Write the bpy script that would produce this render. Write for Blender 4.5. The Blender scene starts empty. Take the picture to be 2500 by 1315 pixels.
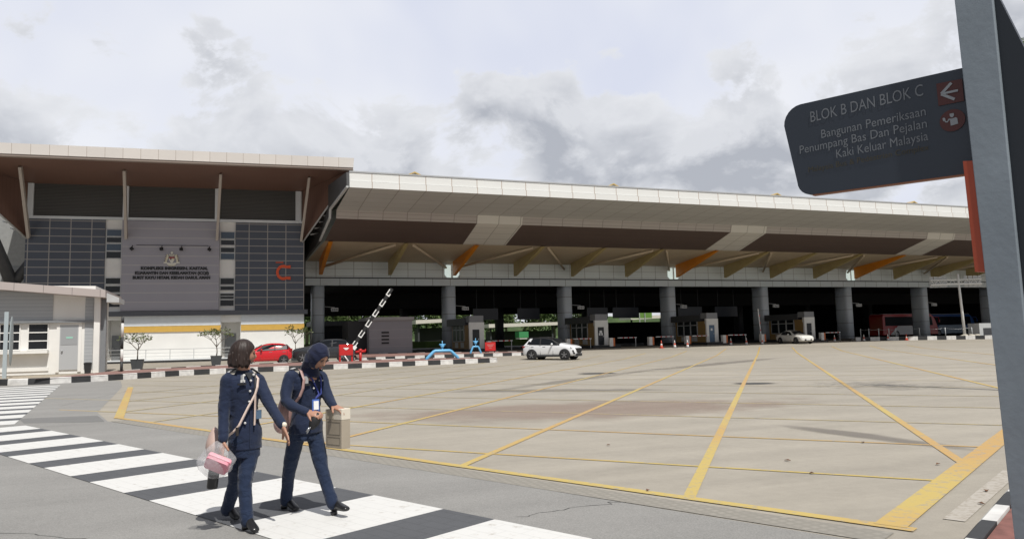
import bpy, bmesh, math, random
from mathutils import Vector, Matrix, noise as mnoise
random.seed(7)
S = bpy.context.scene
COL = S.collection
R = math.radians
V = Vector
PI = math.pi

# ------------------------------------------------------------------ helpers
def lin(r, g, b):
    f = lambda c: (c/255/12.92) if c/255 <= .04045 else ((c/255+.055)/1.055)**2.4
    return (f(r), f(g), f(b), 1)

class MB:
    """collects shapes and links them as one mesh object"""
    def __init__(s):
        s.v, s.f, s.mi, s.sm = [], [], [], []
        s.m = 0
        s.smooth = False
    def add(s, verts, faces, m=None, smooth=None):
        o = len(s.v)
        s.v += [V(p) for p in verts]
        for f in faces:
            s.f.append([i+o for i in f]); s.mi.append(s.m if m is None else m)
            s.sm.append(s.smooth if smooth is None else smooth)
        return s
    def box(s, x0, x1, y0, y1, z0, z1, m=None):
        v = [(x0,y0,z0),(x1,y0,z0),(x1,y1,z0),(x0,y1,z0),(x0,y0,z1),(x1,y0,z1),(x1,y1,z1),(x0,y1,z1)]
        return s.add(v, [(0,3,2,1),(4,5,6,7),(0,1,5,4),(1,2,6,5),(2,3,7,6),(3,0,4,7)], m, False)
    def hexa(s, v, m=None):
        return s.add(v, [(0,3,2,1),(4,5,6,7),(0,1,5,4),(1,2,6,5),(2,3,7,6),(3,0,4,7)], m, False)
    def obox(s, c, size, M=None, m=None):
        sx, sy, sz = [q/2 for q in size]
        v = [V(p) for p in [(-sx,-sy,-sz),(sx,-sy,-sz),(sx,sy,-sz),(-sx,sy,-sz),(-sx,-sy,sz),(sx,-sy,sz),(sx,sy,sz),(-sx,sy,sz)]]
        if M is not None: v = [M @ p for p in v]
        return s.hexa([p+V(c) for p in v], m)
    def poly(s, pts, m=None):
        return s.add(pts, [tuple(range(len(pts)))], m, False)
    def prism(s, pts, off, m=None):
        n = len(pts); off = V(off)
        v = [V(p) for p in pts] + [V(p)+off for p in pts]
        f = [tuple(range(n))[::-1], tuple(range(n, 2*n))]
        f += [(i, (i+1) % n, n+(i+1) % n, n+i) for i in range(n)]
        return s.add(v, f, m, False)
    def loft(s, rings, m=None, smooth=True, cap=True, closed=True):
        n = len(rings[0]); v = [p for r in rings for p in r]; f = []
        for k in range(len(rings)-1):
            for i in range(n if closed else n-1):
                a, b = k*n+i, k*n+(i+1) % n
                f.append((a, b, b+n, a+n))
        o = len(s.v)
        s.add(v, f, m, smooth)
        if cap and closed:
            s.f.append([o+i for i in range(n)][::-1]); s.mi.append(s.m if m is None else m); s.sm.append(False)
            e = o+(len(rings)-1)*n
            s.f.append([e+i for i in range(n)]); s.mi.append(s.m if m is None else m); s.sm.append(False)
        return s
    def tube(s, pts, rad, n=10, m=None, cap=True, smooth=True):
        pts = [V(p) for p in pts]
        if not hasattr(rad, '__len__'): rad = [rad]*len(pts)
        rings = []; up = None
        for i, p in enumerate(pts):
            d = (pts[min(i+1, len(pts)-1)]-pts[max(i-1, 0)])
            d = d.normalized() if d.length > 1e-9 else V((0,0,1))
            if up is None: up = V((0,0,1)) if abs(d.z) < .9 else V((1,0,0))
            a = d.cross(up)
            if a.length < 1e-4: a = d.cross(V((0,1,0)))
            a.normalize(); b = a.cross(d).normalized(); up = b
            r = rad[i]; ra, rb = r if hasattr(r, '__len__') else (r, r)
            rings.append([p+a*(math.cos(2*PI*k/n)*ra)+b*(math.sin(2*PI*k/n)*rb) for k in range(n)])
        return s.loft(rings, m, smooth, cap)
    def ball(s, c, r, M=None, nu=14, nv=9, m=None, fn=None):
        c = V(c); r = r if hasattr(r, '__len__') else (r, r, r)
        v, f = [], []
        for j in range(nv+1):
            t = PI*j/nv
            for i in range(nu):
                a = 2*PI*i/nu
                p = V((math.sin(t)*math.cos(a), math.sin(t)*math.sin(a), math.cos(t)))
                q = V((p.x*r[0], p.y*r[1], p.z*r[2]))
                if fn: q = fn(p, q)
                if M is not None: q = M @ q
                v.append(c+q)
        for j in range(nv):
            for i in range(nu):
                a, b = j*nu+i, j*nu+(i+1) % nu
                f.append((a, a+nu, b+nu, b))
        return s.add(v, f, m, True)
    def text(s, body, size, M, align='CENTER', ext=.0, m=None, space=1.0, bold=0.0):
        cu = bpy.data.curves.new('t', 'FONT'); cu.body = body; cu.size = size
        cu.align_x = align; cu.extrude = ext; cu.space_character = space; cu.offset = bold
        cu.resolution_u = 3
        o = bpy.data.objects.new('t', cu); COL.objects.link(o)
        bpy.context.view_layer.update()
        me = bpy.data.meshes.new_from_object(o.evaluated_get(bpy.context.evaluated_depsgraph_get()))
        s.add([M @ q.co for q in me.vertices], [tuple(p.vertices) for p in me.polygons], m, False)
        bpy.data.objects.remove(o); bpy.data.curves.remove(cu); bpy.data.meshes.remove(me)
        return s
    def build(s, name, mats, parent=None, label=None, cat=None, group=None, kind=None, bevel=0, loc=None, merge=False):
        me = bpy.data.meshes.new(name)
        o0 = V(loc) if loc is not None else V((0,0,0))
        me.from_pydata([tuple(p-o0) for p in s.v], [], s.f)
        for m in (mats if isinstance(mats, (list, tuple)) else [mats]): me.materials.append(m)
        me.polygons.foreach_set('material_index', s.mi)
        me.polygons.foreach_set('use_smooth', s.sm)
        if merge:
            b = bmesh.new(); b.from_mesh(me); bmesh.ops.remove_doubles(b, verts=b.verts, dist=1e-4)
            bmesh.ops.recalc_face_normals(b, faces=b.faces); b.to_mesh(me); b.free()
        me.update()
        o = bpy.data.objects.new(name, me); COL.objects.link(o)
        o.location = o0
        if parent is not None: o.parent = parent
        if bevel:
            md = o.modifiers.new('b', 'BEVEL'); md.width = bevel; md.segments = 2; md.limit_method = 'ANGLE'
        tag(o, label, cat, group, kind)
        return o

def tag(o, label=None, cat=None, group=None, kind=None):
    if label: o['label'] = label
    if cat: o['category'] = cat
    if group: o['group'] = group
    if kind: o['kind'] = kind
    return o

def empty(name, loc, rz=0, label=None, cat=None, group=None):
    o = bpy.data.objects.new(name, None); COL.objects.link(o)
    o.location = loc; o.rotation_euler = (0, 0, rz); o.empty_display_size = .1
    return tag(o, label, cat, group)

def copy_tree(o, parent=None):
    c = o.copy(); COL.objects.link(c)
    if parent is not None: c.parent = parent
    for ch in [q for q in bpy.data.objects if q.parent == o]:
        copy_tree(ch, c)
    return c

# ------------------------------------------------------------------ materials
def mat(name, col, rough=.6, metal=0, var=.0, vscale=3., bump=0., bscale=20., spec=.5, trans=0, alpha=1, emit=None, estr=1, col2=None, coat=0):
    m = bpy.data.materials.new(name); m.use_nodes = True
    nt = m.node_tree; N = nt.nodes; L = nt.links
    b = N['Principled BSDF']
    b.inputs['Base Color'].default_value = col
    b.inputs['Roughness'].default_value = rough
    b.inputs['Metallic'].default_value = metal
    b.inputs['Specular IOR Level'].default_value = spec
    b.inputs['Transmission Weight'].default_value = trans
    b.inputs['Alpha'].default_value = alpha
    b.inputs['Coat Weight'].default_value = coat
    if emit: 
        b.inputs['Emission Color'].default_value = emit; b.inputs['Emission Strength'].default_value = estr
    tc = N.new('ShaderNodeTexCoord')
    if var > 0 or col2:
        n = N.new('ShaderNodeTexNoise'); n.inputs['Scale'].default_value = vscale; n.inputs['Detail'].default_value = 6
        L.new(tc.outputs['Object'], n.inputs['Vector'])
        r = N.new('ShaderNodeMapRange'); r.inputs[1].default_value = .3; r.inputs[2].default_value = .7
        L.new(n.outputs['Fac'], r.inputs[0])
        mx = N.new('ShaderNodeMix'); mx.data_type = 'RGBA'
        c2 = col2 if col2 else tuple(c*(1-var) for c in col[:3])+(1,)
        c1 = col if col2 else tuple(min(c*(1+var*.6), 1) for c in col[:3])+(1,)
        mx.inputs[6].default_value = c2; mx.inputs[7].default_value = c1
        L.new(r.outputs[0], mx.inputs[0]); L.new(mx.outputs[2], b.inputs['Base Color'])
    if bump > 0:
        n2 = N.new('ShaderNodeTexNoise'); n2.inputs['Scale'].default_value = bscale; n2.inputs['Detail'].default_value = 5
        L.new(tc.outputs['Object'], n2.inputs['Vector'])
        bp = N.new('ShaderNodeBump'); bp.inputs['Strength'].default_value = bump; bp.inputs['Distance'].default_value = .02
        L.new(n2.outputs['Fac'], bp.inputs['Height']); L.new(bp.outputs[0], b.inputs['Normal'])
    return m

def math_node(nt, op, a, b=None, c=None):
    n = nt.nodes.new('ShaderNodeMath'); n.operation = op
    for i, q in enumerate((a, b, c)):
        if q is None: continue
        if isinstance(q, (int, float)): n.inputs[i].default_value = q
        else: nt.links.new(q, n.inputs[i])
    return n.outputs[0]

def panel_mat(name, col, joints, jcol=None, rough=.5, metal=0, tone=.05, var=.06, vscale=.6, bump=.0, streak=0.0):
    """cladding with joint lines: joints = [(axis, spacing, offset, half width)]"""
    m = mat(name, col, rough, metal); nt = m.node_tree; N = nt.nodes; L = nt.links; b = N['Principled BSDF']
    tc = [n for n in N if n.type == 'TEX_COORD'][0]
    sp = N.new('ShaderNodeSeparateXYZ'); L.new(tc.outputs['Object'], sp.inputs[0])
    mask = None; cells = [0, 0, 0]
    for ax, s, off, w in joints:
        t = math_node(nt, 'DIVIDE', math_node(nt, 'SUBTRACT', sp.outputs[ax], off), s)
        fl = math_node(nt, 'FLOOR', t)
        fr = math_node(nt, 'SUBTRACT', t, fl)
        d = math_node(nt, 'MINIMUM', fr, math_node(nt, 'SUBTRACT', 1.0, fr))
        k = math_node(nt, 'LESS_THAN', d, w/s)
        mask = k if mask is None else math_node(nt, 'MAXIMUM', mask, k)
        cells[ax] = fl
    cmb = N.new('ShaderNodeCombineXYZ')
    for i in range(3):
        if cells[i] != 0: L.new(cells[i], cmb.inputs[i])
    wn = N.new('ShaderNodeTexWhiteNoise'); L.new(cmb.outputs[0], wn.inputs['Vector'])
    no = N.new('ShaderNodeTexNoise'); no.inputs['Scale'].default_value = vscale; no.inputs['Detail'].default_value = 5
    if streak:
        mp = N.new('ShaderNodeMapping'); mp.inputs['Scale'].default_value = (1, 1, streak)
        L.new(tc.outputs['Object'], mp.inputs[0]); L.new(mp.outputs[0], no.inputs['Vector'])
    else: L.new(tc.outputs['Object'], no.inputs['Vector'])
    f = math_node(nt, 'ADD', math_node(nt, 'MULTIPLY', wn.outputs['Value'], tone), math_node(nt, 'MULTIPLY', no.outputs['Fac'], var*2))
    f = math_node(nt, 'ADD', f, 1-tone/2-var)
    sc = N.new('ShaderNodeVectorMath'); sc.operation = 'SCALE'; sc.inputs[0].default_value = col[:3]; L.new(f, sc.inputs['Scale'])
    mx = N.new('ShaderNodeMix'); mx.data_type = 'RGBA'; mx.inputs[7].default_value = jcol or tuple(c*.35 for c in col[:3])+(1,)
    L.new(mask, mx.inputs[0]); L.new(sc.outputs[0], mx.inputs[6]); L.new(mx.outputs[2], b.inputs['Base Color'])
    return m

def paint_wear(name, col, under, amount=.5, scale=9, rough=.7, tint=None):
    """road paint, worn through to what lies below it"""
    m = mat(name, col, rough); nt = m.node_tree; N = nt.nodes; L = nt.links; b = N['Principled BSDF']
    tc = [n for n in N if n.type == 'TEX_COORD'][0]
    n = N.new('ShaderNodeTexNoise'); n.inputs['Scale'].default_value = scale; n.inputs['Detail'].default_value = 9; n.inputs['Roughness'].default_value = .75
    L.new(tc.outputs['Object'], n.inputs['Vector'])
    r = N.new('ShaderNodeMapRange'); r.inputs[1].default_value = amount; r.inputs[2].default_value = amount+.12
    L.new(n.outputs['Fac'], r.inputs[0])
    n2 = N.new('ShaderNodeTexNoise'); n2.inputs['Scale'].default_value = .22; n2.inputs['Detail'].default_value = 2
    L.new(tc.outputs['Object'], n2.inputs['Vector'])
    r2 = N.new('ShaderNodeMapRange'); r2.inputs[1].default_value = .42; r2.inputs[2].default_value = .58; L.new(n2.outputs['Fac'], r2.inputs[0])
    mx0 = N.new('ShaderNodeMix'); mx0.data_type = 'RGBA'; mx0.inputs[6].default_value = col; mx0.inputs[7].default_value = tint or col
    L.new(r2.outputs[0], mx0.inputs[0])
    mx = N.new('ShaderNodeMix'); mx.data_type = 'RGBA'; mx.inputs[7].default_value = under
    L.new(r.outputs[0], mx.inputs[0]); L.new(mx0.outputs[2], mx.inputs[6]); L.new(mx.outputs[2], b.inputs['Base Color'])
    return m

def glass_dark(name, col=(.012,.014,.018,1), rough=.08):
    return mat(name, col, rough+.2, spec=.06)

M_white = mat('white_paint', (.74,.73,.69,1), .6, var=.06, vscale=1.2)
M_white_clean = mat('white_coat', (.78,.78,.76,1), .5)
M_black = mat('black', (.012,.012,.013,1), .6)
M_dark = mat('dark_grey', (.045,.047,.052,1), .6, var=.15)
M_midgrey = mat('mid_grey', (.19,.2,.21,1), .55, var=.08)
M_lightgrey = mat('light_grey', (.45,.46,.46,1), .5, var=.05)
M_steel = mat('steel', (.42,.43,.44,1), .35, metal=.8)
M_red = mat('red_paint', (.5,.02,.02,1), .45, var=.1)
M_glass = glass_dark('dark_glass')
M_tyre = mat('tyre', (.02,.02,.021,1), .85)
M_rim = mat('rim', (.28,.28,.29,1), .35, metal=.7)
M_orange = mat('orange_panel', (.62,.17,.05,1), .5)
# ------------------------------------------------------------------ camera, light, sky
cam = bpy.data.cameras.new('camera'); camo = bpy.data.objects.new('camera', cam); COL.objects.link(camo)
cam.sensor_width = 36; cam.lens = 25.92; cam.clip_end = 3000; cam.clip_start = .05
fwd = V((.354337, .930332, .094491))
_r = V((.935056, -.353660, -.024383))
Zc = (-fwd).normalized(); Xc = _r - Zc*_r.dot(Zc); Xc.normalize(); Yc = Zc.cross(Xc)
camo.matrix_world = Matrix(((Xc.x,Yc.x,Zc.x,0),(Xc.y,Yc.y,Zc.y,0),(Xc.z,Yc.z,Zc.z,1.55),(0,0,0,1)))
S.camera = camo

SUN_EL = 58; SD = V((.2*math.cos(R(SUN_EL)), -.98*math.cos(R(SUN_EL)), math.sin(R(SUN_EL)))).normalized()
sun = bpy.data.lights.new('sun', 'SUN'); sun.energy = 4.4; sun.angle = R(.6); sun.color = (1, .968, .91)
suno = bpy.data.objects.new('sun', sun); COL.objects.link(suno)
suno.rotation_euler = SD.to_track_quat('Z', 'Y').to_euler(); suno.location = (0, -20, 60)

w = bpy.data.worlds.new('World'); S.world = w; w.use_nodes = True
nt = w.node_tree; N = nt.nodes; L = nt.links
for n in list(N): N.remove(n)
out = N.new('ShaderNodeOutputWorld')
sky = N.new('ShaderNodeTexSky'); sky.sky_type = 'NISHITA'; sky.sun_disc = False
sky.sun_elevation = R(SUN_EL); sky.sun_rotation = math.atan2(SD.x, SD.y); sky.dust_density = 2
bg0 = N.new('ShaderNodeBackground'); bg0.inputs[1].default_value = .1; L.new(sky.outputs[0], bg0.inputs[0])
tc = N.new('ShaderNodeTexCoord'); sp = N.new('ShaderNodeSeparateXYZ'); L.new(tc.outputs['Generated'], sp.inputs[0])
mn = lambda op, a, b=None, c=None: math_node(nt, op, a, b, c)
zz = mn('MAXIMUM', sp.outputs[2], .0)
def cloud_noise(dz, sc, det, rough, off, dist=.25):
    cmb = N.new('ShaderNodeCombineXYZ')
    L.new(sp.outputs[0], cmb.inputs[0]); L.new(sp.outputs[1], cmb.inputs[1])
    L.new(mn('ADD', mn('MULTIPLY', sp.outputs[2], 1.55), off+dz), cmb.inputs[2])
    n = N.new('ShaderNodeTexNoise'); n.inputs['Scale'].default_value = sc; n.inputs['Detail'].default_value = det
    n.inputs['Roughness'].default_value = rough; n.inputs['Distortion'].default_value = dist
    L.new(cmb.outputs[0], n.inputs['Vector'])
    return n.outputs['Fac']
n1 = cloud_noise(0, 6.5, 10, .60, 3.7)
n1u = cloud_noise(.055, 6.5, 5, .5, 3.7)
big = cloud_noise(0, 3.0, 3, .5, 9.1)
# cumulus masses by compass direction and height in the sky
CL = [((0.0130,0.9501,0.3118),0.100,1.00),((-0.0056,0.9650,0.2623),0.100,0.80),((0.0930,0.9589,0.2682),0.110,1.00),((0.1913,0.9461,0.2612),0.100,1.00),((0.3107,0.9108,0.2719),0.100,0.90),((0.3922,0.8795,0.2696),0.110,1.00),((0.4980,0.8262,0.2632),0.130,1.00),((0.5765,0.7640,0.2898),0.130,1.00),((0.5970,0.7720,0.2183),0.160,1.00),((0.6916,0.6800,0.2434),0.140,0.90),((0.6610,0.6737,0.3305),0.080,0.70),((0.7135,0.6134,0.3385),0.120,0.90),((0.7535,0.5858,0.2985),0.100,0.70),((0.8048,0.5307,0.2657),0.200,0.90),((-0.1744,0.9250,0.3375),0.070,0.62),((-0.1757,0.9393,0.2947),0.060,0.66),((-0.2266,0.9441,0.2396),0.060,0.75),((-0.0928,0.9587,0.2689),0.060,0.50),]
tot = None
nv_ = N.new('ShaderNodeVectorMath'); nv_.operation = 'NORMALIZE'; L.new(tc.outputs['Generated'], nv_.inputs[0])
for c_, r_, a_ in CL:
    d_ = N.new('ShaderNodeVectorMath'); d_.operation = 'DISTANCE'; L.new(nv_.outputs[0], d_.inputs[0]); d_.inputs[1].default_value = c_
    q = N.new('ShaderNodeMapRange'); q.interpolation_type = 'SMOOTHSTEP'; q.inputs[1].default_value = r_*1.5; q.inputs[2].default_value = r_*.25; q.inputs[3].default_value = 0; q.inputs[4].default_value = a_
    L.new(d_.outputs['Value'], q.inputs[0])
    tot = q.outputs[0] if tot is None else mn('MAXIMUM', tot, q.outputs[0])
low = N.new('ShaderNodeMapRange'); low.inputs[1].default_value = .26; low.inputs[2].default_value = .06; low.inputs[3].default_value = -.14; low.inputs[4].default_value = .10; L.new(zz, low.inputs[0])
cov = mn('ADD', mn('ADD', n1, mn('MULTIPLY', tot, .26)), low.outputs[0])
mr = N.new('ShaderNodeMapRange'); mr.interpolation_type = 'SMOOTHSTEP'; mr.inputs[1].default_value = .50; mr.inputs[2].default_value = .575
L.new(cov, mr.inputs[0])
lit = N.new('ShaderNodeMapRange'); lit.inputs[1].default_value = -.06; lit.inputs[2].default_value = .12
L.new(mn('SUBTRACT', n1, n1u), lit.inputs[0])
edge = N.new('ShaderNodeMapRange'); edge.inputs[1].default_value = .49; edge.inputs[2].default_value = .70; L.new(cov, edge.inputs[0])
dens = mn('MULTIPLY', edge.outputs[0], mn('SUBTRACT', 1.12, mn('MULTIPLY', lit.outputs[0], .8)))
ccol = N.new('ShaderNodeMix'); ccol.data_type = 'RGBA'; ccol.inputs[6].default_value = (.88,.89,.92,1); ccol.inputs[7].default_value = (.475,.495,.545,1)
L.new(dens, ccol.inputs[0])
veil = N.new('ShaderNodeMix'); veil.data_type = 'RGBA'; veil.inputs[6].default_value = (.74,.775,.90,1); veil.inputs[7].default_value = (.90,.915,.965,1)
vr = N.new('ShaderNodeMapRange'); vr.inputs[1].default_value = .35; vr.inputs[2].default_value = .62; L.new(big, vr.inputs[0]); L.new(vr.outputs[0], veil.inputs[0])
skc = N.new('ShaderNodeMix'); skc.data_type = 'RGBA'; L.new(mr.outputs[0], skc.inputs[0]); L.new(veil.outputs[2], skc.inputs[6]); L.new(ccol.outputs[2], skc.inputs[7])
# sky dimmed overhead and behind, out of view, to deepen the shadows
ah = mn('ADD', mn('MULTIPLY', sp.outputs[0], .356), mn('MULTIPLY', sp.outputs[1], .934))
hi = N.new('ShaderNodeMapRange'); hi.interpolation_type = 'SMOOTHSTEP'; hi.inputs[1].default_value = .35; hi.inputs[2].default_value = .75; hi.inputs[3].default_value = .5; hi.inputs[4].default_value = 1.0
L.new(ah, hi.inputs[0])
bg1 = N.new('ShaderNodeBackground'); L.new(hi.outputs[0], bg1.inputs[1]); L.new(skc.outputs[2], bg1.inputs[0])
ms = N.new('ShaderNodeMixShader'); ms.inputs[0].default_value = .93; L.new(bg0.outputs[0], ms.inputs[1]); L.new(bg1.outputs[0], ms.inputs[2])
L.new(ms.outputs[0], out.inputs[0])
S.view_settings.view_transform = 'Standard'; S.view_settings.look = 'None'; S.view_settings.gamma = 1; S.view_settings.exposure = 0
S.view_settings.use_curve_mapping = False
S.cycles.max_bounces = 6; S.cycles.diffuse_bounces = 4; S.cycles.transparent_max_bounces = 8
S.cycles.use_denoising = True

# ------------------------------------------------------------------ ground
def zg(y): return min(max((y-46)*.0225, 0), .45)
BR = (46.0, 66.0)

def ground_mat(name, base, spots, fine, scale_big=.12, crack=0, rough=.85, streakdir=None):
    m = mat(name, base, rough); nt = m.node_tree; N = nt.nodes; L = nt.links; b = N['Principled BSDF']
    tc = [n for n in N if n.type == 'TEX_COORD'][0]
    def nz(sc, det, ro=.6, mapping=None):
        n = N.new('ShaderNodeTexNoise'); n.inputs['Scale'].default_value = sc; n.inputs['Detail'].default_value = det; n.inputs['Roughness'].default_value = ro
        if mapping:
            mp = N.new('ShaderNodeMapping'); mp.inputs['Scale'].default_value = mapping[0]; mp.inputs['Rotation'].default_value = (0, 0, mapping[1])
            L.new(tc.outputs['Object'], mp.inputs[0]); L.new(mp.outputs[0], n.inputs['Vector'])
        else: L.new(tc.outputs['Object'], n.inputs['Vector'])
        return n.outputs['Fac']
    a = nz(scale_big, 6, .62); c = nz(1.3, 8, .7); d = nz(70, 4, .8); e = nz(.5, 5, .6, ((.25, 2.2, 1), streakdir if streakdir is not None else 0))
    f = math_node(nt, 'ADD', math_node(nt, 'MULTIPLY', math_node(nt, 'SUBTRACT', a, .5), spots), math_node(nt, 'MULTIPLY', math_node(nt, 'SUBTRACT', c, .5), spots*.7))
    f = math_node(nt, 'ADD', f, math_node(nt, 'MULTIPLY', math_node(nt, 'SUBTRACT', d, .5), fine))
    g2 = nz(9, 6, .75); g3 = nz(.35, 7, .7, ((.35, 3.2, 1), (streakdir or 0)+.5))
    f = math_node(nt, 'ADD', f, math_node(nt, 'MULTIPLY', math_node(nt, 'SUBTRACT', g2, .5), spots*.6))
    f = math_node(nt, 'ADD', f, math_node(nt, 'MULTIPLY', math_node(nt, 'SUBTRACT', g3, .5), spots*.9))
    f = math_node(nt, 'ADD', f, math_node(nt, 'MULTIPLY', math_node(nt, 'SUBTRACT', e, .5), spots*.8))
    f = math_node(nt, 'ADD', f, 1.0)
    sc = N.new('ShaderNodeVectorMath'); sc.operation = 'SCALE'; sc.inputs[0].default_value = base[:3]; L.new(f, sc.inputs['Scale'])
    L.new(sc.outputs[0], b.inputs['Base Color'])
    bp = N.new('ShaderNodeBump'); bp.inputs['Strength'].default_value = .35; bp.inputs['Distance'].default_value = .01
    L.new(d, bp.inputs['Height']); L.new(bp.outputs[0], b.inputs['Normal'])
    return m

M_conc = ground_mat('yard_concrete', (.312,.284,.238,1), .48, .50, .09, streakdir=R(20))
M_asph = ground_mat('asphalt', (.235,.229,.217,1), .34, 1.5, .25)
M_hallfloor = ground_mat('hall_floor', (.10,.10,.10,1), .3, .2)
M_grass = mat('grass', (.07,.12,.025,1), .9, var=.5, vscale=.4)

def split_poly(pts):
    """cut a ground polygon where the yard starts and stops rising"""
    polys = [[V((p[0], p[1])) for p in pts]]
    for yb in BR:
        o = []
        for P in polys:
            lo, hi = [], []
            for i, a in enumerate(P):
                b = P[(i+1) % len(P)]
                (lo if a.y <= yb else hi).append(a)
                if (a.y-yb)*(b.y-yb) < 0:
                    q = a+(b-a)*((yb-a.y)/(b.y-a.y)); lo.append(q); hi.append(q)
            for Q in (lo, hi):
                if len(Q) >= 3: o.append(Q)
        polys = o
    return polys
def ground_poly(mb, pts, dz, m=None):
    for P in split_poly(pts): mb.poly([(p.x, p.y, zg(p.y)+dz) for p in P], m)
def strip(mb, a, b, wd, dz=.009, m=None):
    a, b = V(a), V(b); d = (b-a).normalized(); n = V((-d.y, d.x))*wd/2
    ground_poly(mb, [a-n, b-n, b+n, a+n], dz, m)

g = MB(); ground_poly(g, [(-500,-200),(600,-200),(600,900),(-500,900)], 0)
g.build('ground', M_conc, kind='structure')
g = MB(); g.box(-500, 700, 124, 125, .45, 1.6); g.poly([(-500,124.5,1.5),(700,124.5,1.5),(700,900,9),(-500,900,9)])
g.build('grass_bank', M_grass, kind='structure')
g = MB(); ground_poly(g, [(-90,44.2),(-14,43.0),(-9.5,40.2),(-5.5,41.8),(-5.1,41.2),(-4.2,34.4),(-3.1,21),(-2.5,18.3),(1.45,10.5),(4.5,4.1),(8,-3),(8,-40),(-90,-40)], .004)
g.build('asphalt_road', M_asph, kind='structure')
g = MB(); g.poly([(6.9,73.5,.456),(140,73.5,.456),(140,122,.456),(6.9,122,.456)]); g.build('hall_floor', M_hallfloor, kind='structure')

hv, hf, nx = [], [], 90
M_hill = mat('hill_green', (.05,.085,.022,1), .95, col2=(.022,.042,.012,1), vscale=.35, bump=1, bscale=1.2)
for i in range(nx+1):
    x = -260+i*7.5
    for k, (y, e) in enumerate(((205, .8), (212, .7), (235, 1), (300, 0))):
        h = (0, 7.5, 10.5, 2)[k]*(.8+.5*mnoise.noise(V((x*.05, k*.7, 0))))+(0, 1.6, 1.6, 0)[k]*mnoise.noise(V((x*.35, k, 3)))
        hv.append((x, y+4*mnoise.noise(V((x*.1, k, 9))), h+.4))
for i in range(nx):
    for k in range(3): a = i*4+k; hf.append((a, a+4, a+5, a+1))
g = MB(); g.add(hv, hf, 0, True); g.build('wooded_hills', M_hill, kind='structure')

# grooved concrete edge strip between asphalt and the yellow line
M_groove = panel_mat('grooved_concrete', (.26,.242,.21,1), [(0,.09,0,.018),(1,.09,0,.018)], jcol=(.225,.21,.182,1), rough=.9, tone=.1, var=.12, vscale=3)
g = MB(); strip(g, (-2.28,18.3), (4.62,4.35), .34, .006)
o = g.build('tactile_strip', M_groove, kind='structure')
# darker joint where the asphalt was patched
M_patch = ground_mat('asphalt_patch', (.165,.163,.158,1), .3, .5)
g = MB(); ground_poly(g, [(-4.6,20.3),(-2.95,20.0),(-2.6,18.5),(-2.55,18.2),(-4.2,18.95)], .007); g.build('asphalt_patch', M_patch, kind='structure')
# stains in the concrete and cast shadows painted onto it
M_stain = ground_mat('rusty_stain', (.30,.225,.185,1), .5, .3, .3)
def blob(mb, c, rx, ry, rot, dz, n=28, seed=0, amp=.18):
    pts = []
    for i in range(n):
        a = 2*PI*i/n; k = 1+amp*mnoise.noise(V((math.cos(a)*1.4+seed, math.sin(a)*1.4, seed*1.7)))*2
        x, y = rx*k*math.cos(a), ry*k*math.sin(a)
        pts.append((c[0]+x*math.cos(rot)-y*math.sin(rot), c[1]+x*math.sin(rot)+y*math.cos(rot)))
    ground_poly(mb, pts, dz)
def soft_stain_or_shadow(name, base, dark, cx, cy, rx, ry, rot, seed, dz, strength=.8):
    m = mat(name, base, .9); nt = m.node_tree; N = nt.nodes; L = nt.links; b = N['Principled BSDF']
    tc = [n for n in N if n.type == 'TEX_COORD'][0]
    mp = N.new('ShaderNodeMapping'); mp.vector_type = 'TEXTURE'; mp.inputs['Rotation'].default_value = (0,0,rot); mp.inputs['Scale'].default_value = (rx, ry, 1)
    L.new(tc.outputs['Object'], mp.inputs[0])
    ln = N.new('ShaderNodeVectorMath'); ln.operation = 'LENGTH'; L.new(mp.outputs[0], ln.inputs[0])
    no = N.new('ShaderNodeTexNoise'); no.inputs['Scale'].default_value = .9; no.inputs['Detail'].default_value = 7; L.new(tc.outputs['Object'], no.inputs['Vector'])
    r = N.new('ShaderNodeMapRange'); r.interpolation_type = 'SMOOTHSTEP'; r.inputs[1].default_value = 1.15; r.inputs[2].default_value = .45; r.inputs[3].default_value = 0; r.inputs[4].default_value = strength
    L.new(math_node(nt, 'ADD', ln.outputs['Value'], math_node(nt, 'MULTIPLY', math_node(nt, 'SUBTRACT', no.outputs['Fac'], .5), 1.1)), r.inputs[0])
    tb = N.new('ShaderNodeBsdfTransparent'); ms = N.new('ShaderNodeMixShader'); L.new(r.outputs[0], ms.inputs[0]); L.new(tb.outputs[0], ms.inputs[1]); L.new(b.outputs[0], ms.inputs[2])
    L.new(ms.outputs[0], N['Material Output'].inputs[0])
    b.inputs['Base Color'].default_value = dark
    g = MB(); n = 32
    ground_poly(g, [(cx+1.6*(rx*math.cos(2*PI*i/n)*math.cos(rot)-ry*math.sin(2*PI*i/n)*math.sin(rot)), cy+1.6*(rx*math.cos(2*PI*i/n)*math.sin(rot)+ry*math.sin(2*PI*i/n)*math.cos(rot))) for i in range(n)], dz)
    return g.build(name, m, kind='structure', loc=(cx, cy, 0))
soft_stain_or_shadow('rusty_stain', None or (.3,.22,.18,1), (.30,.215,.175,1), 7.2, 14.6, 5.2, 2.0, R(-14), 1, .005, .42)
soft_stain_or_shadow('painted_shadow', (.05,.05,.05,1), (.06,.06,.058,1), 14.8, 28.8, .95, .85, R(-44), 2, .006, .95)  # cast shadow of something high and unseen, painted as a dark patch
soft_stain_or_shadow('painted_shadow', (.05,.05,.05,1), (.06,.06,.058,1), 15.25, 19.05, .72, .55, R(-44), 3, .006, .95)  # second overhead shadow, likewise put into the ground colour
soft_stain_or_shadow('damp_and_shadow_stain', (.05,.05,.05,1), (.17,.16,.14,1), 6.6, 4.55, 1.0, .22, R(28), 4, .0065, .7)
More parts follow.
